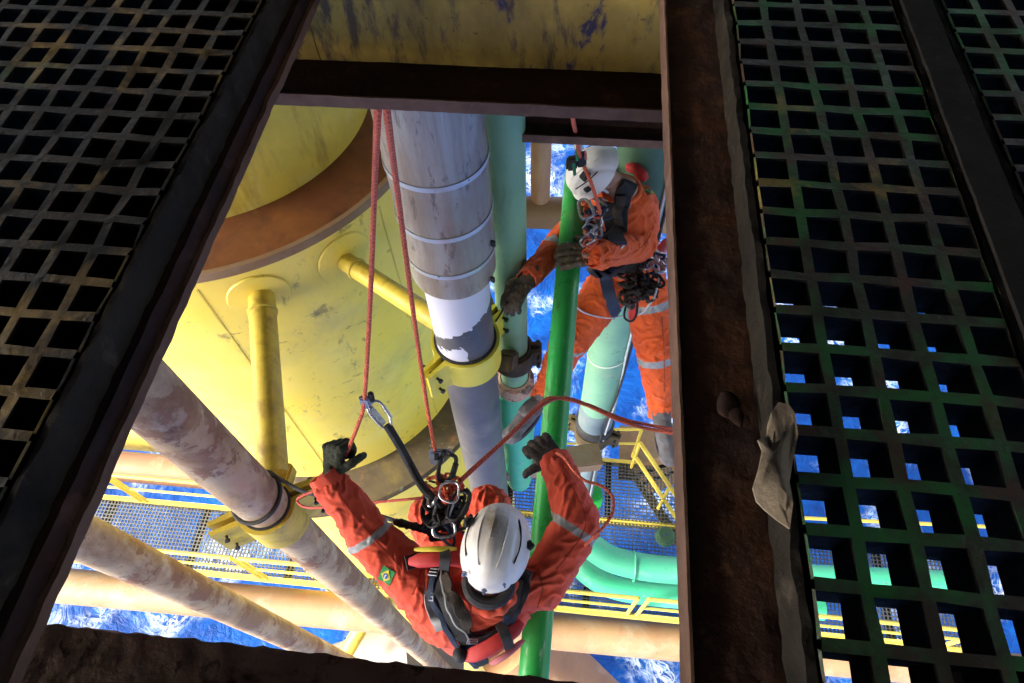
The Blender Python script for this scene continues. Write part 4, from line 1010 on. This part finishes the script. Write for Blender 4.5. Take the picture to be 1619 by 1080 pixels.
strap(hz, 'shoulder_strap', bv1, [(700, 885), (698, 915), (704, 950), (722, 985), (745, 1018), (760, 1045)], .062, M['black'], .006, .012)
strap(hz, 'shoulder_strap', bv1, [(828, 905), (822, 935), (808, 965), (796, 990), (780, 1012)], .062, M['black'], .006, .012)
strap(hz, 'pad', bv1, [(708, 915), (716, 940), (728, 966), (744, 988)], .040, M['brownweb'], .020, .009)
strap(hz, 'pad', bv1, [(818, 918), (812, 946), (801, 972)], .034, M['brownweb'], .020, .008)
strap(hz, 'piping', bv1, [(700, 905), (706, 940), (722, 975), (742, 1002)], .006, M['tape'], .031, .002)
strap(hz, 'webbing', bv1, [(688, 905), (686, 940), (704, 985), (732, 1022), (756, 1050)], .020, M['navy'], .022, .004)
strap(hz, 'webbing', bv1, [(812, 920), (806, 950), (792, 985)], .020, M['navy'], .022, .004)
strap(hz, 'cross_strap', bv1, [(728, 1000), (760, 1004), (798, 992)], .040, M['black'], .016, .008)
strap(hz, 'chest_strap', bv1, [(640, 892), (670, 885), (700, 884), (725, 888)], .05, M['black'], .006, .008)
for (x, y) in ((694, 944), (747, 1002), (690, 912)):
    h_ = hit(bv1, x, y)
    if h_:
        c_, n_ = h_; c_ = c_ + n_ * .030; a_ = n_.cross(Vector((0, 1, .2))).normalized(); b_ = n_.cross(a_)
        bm = BM(); tube(bm, [c_ + a_ * sx_ + b_ * sy_ for sx_, sy_ in ((-.017, -.012), (.017, -.012), (.017, .012), (-.017, .012))], .0028, 8, closed=True); tube(bm, [c_ - a_ * .017, c_ + a_ * .017], .0022, 8)
        obj('buckle', bm, M['steel'], hz)
# collar of the coverall and dark undershirt
bm = BM(); cc = S1['neck'] + Z * .025; ff = HF1
tube(bm, [cc + ff * (.078 * math.cos(a) - .012) + Vector((ff.y, -ff.x, 0)) * .086 * math.sin(a) + Z * (.014 * math.cos(a) - .008) for a in [2 * math.pi * k / 40 for k in range(40)]], [.018 + .004 * math.sin(k * 1.7) for k in range(40)], 10, closed=True)
obj('collar', bm, M['coverall'], p1)
bm = BM(); tube(bm, [cc + Z * .036 + ff * (.066 * math.cos(a) - .008) + Vector((ff.y, -ff.x, 0)) * .072 * math.sin(a) for a in [2 * math.pi * k / 40 for k in range(40)]], .020, 10, closed=True)
obj('undershirt', bm, M['black'], p1)
flag(p1, bv1, 611, 910, .060, .050, rot=R(70))
strap(p1, 'reflective_tape', bv1, [(683, 925), (682, 950), (690, 975), (700, 995)], .05, M['tape'], .003, .002)
# inflatable vest, red
def pad(t, pts, wd, th, mat, up=None, name='vest_panel'):
    P_ = smooth_path(pts, 8); bm = BM(); n = 14; rings = []
    for i, p in enumerate(P_):
        d = (P_[min(i + 1, len(P_) - 1)] - P_[max(i - 1, 0)]).normalized(); s_ = (up or Z).cross(d).normalized(); nn = d.cross(s_)
        k_ = min(1, .55 + 3 * min(i, len(P_) - 1 - i) / len(P_)); k_ *= 1 + .04 * nz(p, 30)
        rings.append([bm.verts.new(p + s_ * wd / 2 * k_ * math.copysign(abs(math.cos(a)) ** .6, math.cos(a)) + nn * th / 2 * k_ * math.copysign(abs(math.sin(a)) ** .8, math.sin(a))) for a in [2 * math.pi * q / n for q in range(n)]])
    for a, b in zip(rings, rings[1:]):
        for q in range(n): bm.faces.new((a[q], a[(q + 1) % n], b[(q + 1) % n], b[q]))
    bm.faces.new(rings[0][::-1]); bm.faces.new(rings[-1]); return obj(name, bm, mat, t, ang=50)
lv = thing_part('inflatable_vest', p1)
pad(lv, [W(648, 888, 2.36), W(680, 885, 2.33), W(715, 883, 2.33), W(742, 890, 2.36)], .050, .04, M['red_pad'])
pad(lv, [W(735, 1040, 2.50), W(765, 1028, 2.46), W(800, 1006, 2.45), (W(824, 985, 2.50))], .052, .028, M['red_pad'])
pad(lv, [W(775, 1050, 2.50), W(802, 1034, 2.48), W(828, 1012, 2.50)], .022, .014, M['pink'])
bm = BM()
for k in range(9):
    tube(bm, smooth_path([W(652 + k * 10, 868 - (k % 2), 2.31), W(656 + k * 10, 866, 2.305), W(662 + k * 10, 868, 2.31)], 3), .004, 6)
bm.free()
free_strap(lv, 'vest_strap', [W(702, 868, 2.32), W(704, 882, 2.285), W(702, 900, 2.32)], .038, M['black'], Z)
free_strap(lv, 'vest_strap', [W(790, 985, 2.43), W(799, 1004, 2.40), W(806, 1025, 2.44)], .036, M['black'], Z)
pad(lv, [W(655, 869, 2.32), W(690, 868, 2.30), W(722, 868, 2.32)], .018, .012, M['yellow_clean'], name='zip_edge')
bm = BM(); ball(bm, W(728, 1035, 2.5), .028, 3); obj('gas_bottle', bm, M['rubber'], lv)

# ---- right climber
T4 = tube_at(405)
S2 = dict(neck=W(982, 304, 2.40), chest=W(979, 350, 2.60), waist=W(986, 398, 2.80), pelvis=W(996, 435, 2.98),
          shl=W(1010, 322, 2.50), ell=W(1012, 388, 2.66), wrl=W(946, 403, 2.44), hdl=W(925, 403, 2.42),
          shr=W(930, 330, 2.55), elr=W(880, 392, 2.62), wrr=W(842, 432, 2.56), hdr=W(826, 450, 2.57),
          hipl=W(1022, 455, 3.02), knl=W(1036, 548, 3.28), anl=W(1044, 642, 3.60), hel=W(1044, 662, 3.68), tol=W(1058, 735, 3.72),
          hipr=W(965, 452, 3.02), knr=W(900, 540, 3.18), anr=W(862, 618, 3.52), her=W(858, 640, 3.60), tor=W(803, 702, 3.62),
          arl=[.094, .090, .066], arr=[.085, .074, .056], lrl=[.13, .135, .118, .074], lrr=[.13, .135, .105, .07])
b2 = [(S2['elr'], S2['wrr'], .05, .19, .12), (S2['knl'], S2['anl'], .12, .24, .16), (S2['hipl'], S2['knl'], .22, .34, .16), (S2['knr'], S2['anr'], .0, .07, .14)]
HF2 = (W(915, 290, 2.42) - W(955, 255, 2.28)).normalized(); HU2 = Vector((-.32, -.18, .93)); HU2 = (HU2 - HF2 * HU2.dot(HF2)).normalized()
HC2 = W(948, 276, 2.28)
p2, c2, Q2 = person('farther climber in orange coverall on the right, leaning down and gripping the green tube', S2['pelvis'] - Z * .5, S2, M['coverall2'], HC2, HF2, HU2, b2, 11)
helmet(p2, HC2 + HU2 * .035, HF2, HU2, M['white_shell'], [(80, 25, 0, .034, 'rubber'), (100, 50, 0, .05, 'rubber'), (-80, 25, 0, .034, 'rubber')])
for s_ in (-1, 1):
    bm = BM(); ball(bm, Q2(s_ * .032, .074, .002), .0115, 2); obj('eye', bm, M['eye'], p2)
    bm = BM(); tube(bm, smooth_path([Q2(s_ * .080, .005, .03), Q2(s_ * .076, .018, -.04), Q2(s_ * .045, .040, -.085), Q2(0, .058, -.106)], 6), .007, 8); obj('chin_strap', bm, M['white_cable'], p2)
vd = (T4).normalized()
wr2 = W(948, 404, 2.43)
glove(p2, 'glove', M['glove_camo'], W(942, 404, 2.45), Vector((-1, -.02, -.05)), Vector((0, .35, -1)), 1, (.45, .8, .7), sc=1.42, spread=.03, fr=.0138, thumb_curl=.5)
glove(p2, 'glove', M['glove_camo'], W(838, 437, 2.56), W(806, 474, 2.60) - W(838, 437, 2.56), Vector((.5, .3, -.9)), 1, (.35, .5, .4), fr=.0135, sc=1.35, spread=.02, thumb_curl=.4)
boot(p2, S2['anl'], S2['hel'], S2['tol'], (Z * .9 + Vector((0, -.3, 0))).normalized(), M['boot'], 1.2)
boot(p2, S2['anr'], S2['her'], S2['tor'], (Z * .9 + Vector((-.2, .3, 0))).normalized(), M['boot'], 1.25)
bv2 = bvh_of(c2)
hz = thing_part('harness', p2)
strap(hz, 'shoulder_strap', bv2, [(995, 290), (985, 310), (980, 340), (978, 370)], .085, M['black'], .006, .014)
strap(hz, 'chest_pad', bv2, [(962, 318), (962, 345), (968, 372), (975, 388)], .10, M['black'], .006, .016)
strap(hz, 'pad', bv2, [(982, 310), (978, 335), (978, 352)], .045, M['brownweb'], .026, .010)
strap(hz, 'waist_belt', bv2, [(935, 425), (960, 428), (990, 422), (1025, 412), (1048, 398)], .075, M['black'], .008, .014)
strap(hz, 'leg_strap', bv2, [(956, 432), (962, 460), (972, 492), (978, 505)], .070, M['navy'], .006, .008)
strap(hz, 'leg_strap', bv2, [(990, 425), (996, 450), (1004, 480), (1000, 505)], .05, M['red_pad'], .006, .008)
flag(p2, bv2, 1028, 303, .062, .052, rot=R(-8))
lv = thing_part('inflatable_vest', p2)
pad(lv, [W(992, 262, 2.40), W(1006, 268, 2.38), W(1022, 284, 2.40)], .055, .045, M['red_pad'])
pad(lv, [W(930, 375, 2.50), W(938, 392, 2.56), W(948, 400, 2.60)], .06, .05, M['red_pad'])
pad(lv, [W(1060, 378, 2.75), W(1044, 400, 2.8), W(1050, 415, 2.85)], .06, .05, M['pink'])
bm = BM(); cc = S2['neck'] + Z * .02
tube(bm, [cc + Vector((.088 * math.cos(a), .076 * math.sin(a), .01 * math.sin(a))) for a in [2 * math.pi * k / 40 for k in range(40)]], .017, 10, closed=True)
obj('collar', bm, M['coverall2'], p2)

def seam(t, bv, px, parent=None): strap(t, 'seam', bv, px, .004, M['seam'], .0006, .0012)
M['seam'] = painted('seam_stitching', (.42, .045, .02), None, [], .9, 10)
seam(p1, bv1, [(640, 905), (600, 862), (560, 815), (535, 780)]); seam(p1, bv1, [(880, 900), (918, 850), (925, 815), (905, 770), (890, 748)])
seam(p1, bv1, [(652, 940), (662, 915), (668, 895)]); seam(p1, bv1, [(850, 960), (858, 930), (850, 900)])
seam(p2, bv2, [(1036, 350), (1020, 385), (985, 408), (955, 412)]); seam(p2, bv2, [(1046, 500), (1050, 560), (1050, 620)])
for (a, b, t_, mt_) in ((S1['ell'], S1['wrl'], p1, 'coverall'), (S1['elr'], S1['wrr'], p1, 'coverall'), (S2['ell'], S2['wrl'], p2, 'coverall2'), (S2['elr'], S2['wrr'], p2, 'coverall2'), (S2['knr'], S2['anr'], p2, 'coverall2'), (S2['knl'], S2['anl'], p2, 'coverall2')):
    leg_ = a in (S2['knr'], S2['knl']); r0 = (.068 if leg_ else .050) if t_ is p2 else .056
    d_ = (b - a).normalized(); u_, v_ = frame(d_); c_ = b + d_ * (.055 if leg_ else .045); bm = BM(); rings = []
    for off, rr in ((-.05, r0 * .96), (-.03, r0 * 1.06), (.0, r0 * 1.10), (.012, r0 * 1.08), (.012, r0 * .98), (-.02, r0 * .92)):
        rings.append([bm.verts.new(c_ + d_ * off + (u_ * math.cos(q) + v_ * math.sin(q)) * rr * (1 + .06 * math.sin(3 * q + off * 40) + .05 * math.sin(7 * q))) for q in [2 * math.pi * k / 36 for k in range(36)]])
    for x_, y_ in zip(rings, rings[1:]):
        for k in range(36): bm.faces.new((x_[k], x_[(k + 1) % 36], y_[(k + 1) % 36], y_[k]))
    obj('cuff', bm, M[mt_], t_, ang=60)
# ------------------------------------------------------------------ ropes and climbing gear
def rope(pts, label, r=.0072, mat='rope', n=10, cat='rope', name='rope'):
    bm = BM(); tube(bm, smooth_path(pts, n), r, 10); return meta(obj(name, bm, M[mat]), label, cat)
HD = W(578, 636, 2.02)
rope([W(597, 150, .745), W(597, 180, .765), W(592, 300, 1.1), W(585, 480, 1.55), HD + Vector((0, 0, .02)), W(566, 672, 2.12), W(549, 715, 2.24), W(541, 742, 2.40), W(556, 790, 2.62), W(590, 850, 2.85), W(650, 930, 3.1)], 'left red rope, passing through the metal ascender into the dark green glove')
DS = W(690, 722, 2.28)
rope([W(612, 150, .745), W(612, 180, .765), W(632, 330, 1.2), W(657, 520, 1.7), W(678, 660, 2.1), DS], 'right-hand red rope of the pair, running down to the silver descender')
rope([W(904, 150, 1.50), W(906, 188, 1.62), W(911, 214, 1.80), W(918, 250, 2.05), W(935, 290, 2.14), W(947, 330, 2.28), W(955, 365, 2.42)], 'short red rope holding the right climber, top of the hatch', .0085)
for k, o in enumerate((0, 1)):
    rope([W(712, 778, 2.36), W(732, 758 - o * 3, 2.33), W(800, 695 - 2 * o, 2.38), W(845, 652 - 5 * o, 2.42), W(866, 636 - 6 * o, 2.45), W(893, 629 + 2 * o, 2.47), W(930, 640 + 2 * o, 2.5), W(990, 664 + 5 * o, 2.5), W(1068, 680 + 6 * o, 2.45), W(1130, 694, 2.3)],
         ('upper', 'lower')[k] + ' strand of the doubled red rope arching over the green tube', .007, 'rope_dark' if k == 0 else 'rope')
rope([W(712, 782, 2.40), W(640, 790, 2.5), W(560, 797, 2.6), W(500, 803, 2.7), W(478, 800, 2.75), W(470, 791, 2.75), W(480, 783, 2.72), W(510, 772, 2.68), W(540, 760, 2.66)], 'thin dark red rope looping past the left arm to the lower left clamp', .0055, 'rope_dark')
rope([W(880, 716, 2.34), W(893, 725, 2.30), W(908, 745, 2.28), W(925, 760, 2.28), W(950, 768, 2.28), W(968, 785, 2.29), W(969, 808, 2.30), W(957, 830, 2.31), W(938, 850, 2.33), W(925, 862, 2.38)], 'loose salmon rope curving round the right elbow', .0058)
rope([W(400, 738, 3.03), W(440, 756, 3.0), W(474, 775, 2.85), W(510, 786, 2.75), W(560, 803, 2.65), W(620, 822, 2.52), W(640, 830, 2.46), W(680, 842, 2.42), W(712, 850, 2.4)], 'black lanyard from the scabbed pipe to the chest of the near climber', .009, 'black', name='lanyard', cat='lanyard')
bm = BM()
for k in range(7):
    p = W(628 + k * 9, 826 + k * 2.2, 2.45); ball(bm, p, (.017, .016, .017), 2)
me = remesh(bm, .004, 3)
for v, nn in zip(me.vertices, [v.normal.copy() for v in me.vertices]): v.co += nn * nz(v.co, 90) * .008
meta(obj('shock_pack', me, M['brownweb'], ang=80), 'lumpy dark brown energy absorber on the black lanyard', 'absorber')
# hand ascender
t = thing('hand_ascender', 'blue-grey metal ascender clamped on the left red rope above the glove', 'ascender', HD)
bm = BM(); a = (W(592, 625, 2.02) - W(572, 650, 2.02)).normalized()
box(bm, HD, (.036, .020, .062), basis(z=(W(597, 300, 1.1) - HD).normalized(), x=Vector((1, 0, 0))), .005); obj('frame', bm, M['alu'], t)
bm = BM(); box(bm, HD + Vector((.022, .012, .022)), (.02, .016, .045), basis(z=Vector((.5, .3, 1)).normalized(), x=Vector((1, 0, 0))), .005); obj('cam', bm, M['rubber'], t)
bm = BM(); e = W(607, 670, 2.1); bar(bm, HD + Vector((.015, -.01, -.02)), e, .020, .012, bev=.003); obj('handle', bm, M['steel'], t)
# main carabiner and lanyard
k1 = W(602, 655, 2.06); k2 = W(612, 672, 2.12)
make_carab('silver carabiner joining the blue-grey ascender to the black lanyard', W(601, 656, 2.07), W(586, 636, 2.03) - W(614, 676, 2.1), Vector((1, .3, .1)), L_=.105, wd=.052)
rope([W(612, 672, 2.10), W(632, 705, 2.16), W(652, 742, 2.24), W(672, 775, 2.32), W(700, 800, 2.38)], 'thick black lanyard from the silver carabiner down to the chest gear', .0155, 'black', name='lanyard', cat='lanyard')
bm = BM(); tube(bm, smooth_path([W(648, 735, 2.205), W(662, 762, 2.25), W(676, 780, 2.30)], 6), .007, 8); meta(obj('elastic_keeper', bm, M['resin']), 'grey elastic keeper lying along the thick black lanyard', 'webbing')
# descender
t = thing('descender', 'silver descender with a rubber-sheathed carabiner at the end of the right rope', 'descender', DS)
bm = BM(); box(bm, DS, (.050, .022, .075), basis(z=(W(678, 660, 2.1) - DS).normalized(), x=Vector((1, .15, 0))), .007); obj('side_plate', bm, M['alu'], t)
bm = BM(); box(bm, DS + Vector((.032, .012, .02)), (.052, .020, .030), basis(z=Vector((.6, .2, .7)).normalized(), x=Vector((1, 0, 0))), .007); obj('handle', bm, M['steel'], t)
bm = BM(); cyl(bm, DS + Vector((.004, -.015, .012)), DS + Vector((.004, .0, .03)), .009, seg=14); cyl(bm, DS + Vector((.03, .0, .03)), DS + Vector((.034, .006, .045)), .009, seg=14); obj('pin', bm, M['rubber'], t)
bm = BM(); carabiner(bm, W(706, 740, 2.30), W(712, 720, 2.27) - W(700, 766, 2.35), Vector((1, .2, 0)), .11, .056, .008); obj('carabiner', bm, M['rubber'], t)
make_carab('round steel ring in the middle of the chest gear, near climber', W(710, 778, 2.31), Vector((1, 0, 0)), Vector((0, 1, .3)), L_=.070, wd=.070, r=.0042)
make_carab('steel carabiner half hidden below the round steel ring', W(700, 805, 2.36), Vector((.2, 1, 0)), Vector((1, 0, .3)), mat='steel')
make_carab('dark carabiner lying left of the helmet of the near climber', W(724, 800, 2.33), Vector((.3, 1, 0)), Vector((1, 0, .2)), mat='rubber', r=.006)
make_carab('small steel carabiner under the lumpy absorber beside the red vest', W(702, 838, 2.36), Vector((1, .3, 0)), Vector((0, 1, .4)), L_=.08, wd=.05)
rng = random.Random(5)
def loops(cx, cy, h, w_, hh, n, rr, mats, label, names, depth=.05, seed=1, loc=None):
    g = random.Random(seed); t = thing(names, label, 'climbing gear', W(cx, cy, h + .08))
    for k in range(n):
        c = W(cx + g.uniform(-w_, w_), cy + g.uniform(-hh, hh), h + g.uniform(-depth, depth)); a = Vector((g.uniform(-1, 1), g.uniform(-1, 1), g.uniform(-.5, .5))).normalized(); b = frame(a)[0]
        R1, R2 = g.uniform(.02, .055), g.uniform(.014, .035); pts = []
        m_ = 10; arc = g.uniform(3.6, 6.1)
        for q in range(m_):
            th = arc * q / (m_ - 1); pts.append(c + a * R1 * math.cos(th) + b * R2 * math.sin(th) + noise.noise_vector(Vector((k * 3.1, q * .7, seed))) * .018)
        bm = BM(); mt_, r_ = g.choice(mats), g.uniform(*rr); tube(bm, smooth_path(pts, 4), r_, 8)
        obj('loop', bm, M[mt_], t)
    return t
loops(706, 812, 2.42, 26, 34, 34, (.0045, .010), ['black', 'brownweb', 'rubber', 'brownweb', 'black', 'navy'], 'knot of black and brown webbing loops at the chest of the near climber', 'gear_bundle', .05, 3)
loops(705, 775, 2.36, 20, 16, 9, (.0045, .008), ['rope', 'coverall', 'rope', 'steel'], 'loops of red cord and metal behind the round steel ring', 'gear_bundle', .03, 9)
loops(1015, 452, 2.78, 26, 26, 36, (.006, .012), ['brownweb', 'brownweb', 'black', 'brownweb', 'resin'], 'muddy brown slings bunched on the hip of the right climber', 'gear_bundle', .05, 21)
loops(1032, 415, 2.72, 22, 12, 14, (.004, .008), ['white_cable', 'steel', 'red_pad', 'navy', 'steel'], 'white cords, red handle and metal clips on the waist belt of the right climber', 'gear_bundle', .04, 33)
loops(940, 350, 2.36, 14, 34, 22, (.004, .008), ['steel', 'white_cable', 'black', 'steel', 'rope', 'navy'], 'tangle of silver carabiners and cords on the chest of the right climber', 'gear_bundle', .04, 41)
loops(958, 395, 2.5, 16, 14, 10, (.005, .009), ['black', 'red_pad', 'steel'], 'black and red straps below the silver tangle of the right climber', 'gear_bundle', .03, 43)
bm = BM(); tube(bm, smooth_path([W(1037, 385, 2.66), W(1038, 410, 2.70), W(1042, 430, 2.74), W(1036, 465, 2.80), W(1020, 490, 2.86), W(1008, 498, 2.88)], 8), .0055, 8)
meta(obj('cord', bm, M['white_cable']), 'white cord hanging in an arc from the belt of the right climber', 'cord')
bm = BM(); tube(bm, smooth_path([W(996, 470, 2.86), W(988, 490, 2.88), W(988, 503, 2.90), W(998, 508, 2.9), W(1006, 498, 2.88), W(1008, 478, 2.86)], 6), .006, 8, closed=True)
meta(obj('sling', bm, M['rubber']), 'small black loop hanging in front of the mint pipe', 'sling')
for (x, y, h, lb, mt_) in ((925, 330, 2.28, 'upper silver carabiner beside the green tube, right climber', 'steel'), (938, 362, 2.36, 'lower silver carabiner on the black chest gear, right climber', 'steel')):
    make_carab(lb, W(x, y, h), Vector((.3, -1, .1)), Vector((1, .3, .3)), mat=mt_, L_=.13, wd=.06, r=.006)
# rope clamp at the head of the tube
t = thing('rope_grab', 'white-sleeved rope device with green and purple parts in front of the right helmet', 'rope device', W(915, 260, 2.2))
bm = BM(); tube(bm, [W(910, 208, 1.97), W(913, 224, 2.0), W(916, 238, 2.03)], [.016, .022, .020], 14); obj('sleeve', bm, M['white_cable'], t)
bm = BM(); box(bm, W(919, 252, 2.06), (.045, .030, .075), basis(z=Vector((-.1, .1, 1)).normalized(), x=Vector((1, .2, 0))), .008); obj('body', bm, M['black'], t)
bm = BM(); box(bm, W(904, 258, 2.08), (.050, .028, .080), basis(z=Vector((.3, .1, 1)).normalized(), x=Vector((1, .2, 0))), .010); obj('webbing_fold', bm, M['brownweb'], t)
bm = BM(); box(bm, W(912, 245, 2.02), (.012, .010, .055), basis(z=Vector((-.2, .8, .6)).normalized(), x=Vector((1, .2, 0))), .003); obj('tab', bm, M['mintpipe'], t)
bm = BM(); box(bm, W(908, 268, 2.05), (.014, .010, .055), basis(z=Vector((-.1, .8, .6)).normalized(), x=Vector((1, .2, 0))), .003); obj('tab', bm, M['mintpipe'], t)
bm = BM(); box(bm, W(926, 246, 2.02), (.010, .010, .04), basis(z=Vector((-.2, .8, .6)).normalized(), x=Vector((1, .2, 0))), .003); obj('tab', bm, M['pink'], t)
rope([W(802, 478, 2.6), W(794, 492, 2.7), W(784, 508, 2.9)], 'short grey cord end held by the left glove over the yellow clamp', .005, 'resin', cat='cord', name='cord')
rope([W(905, 480, 2.62), W(925, 495, 2.75), W(960, 503, 2.85), W(985, 500, 2.88)], 'thin pale cord tied from the green tube to the climber', .0035, 'white_cable', cat='cord', name='cord')
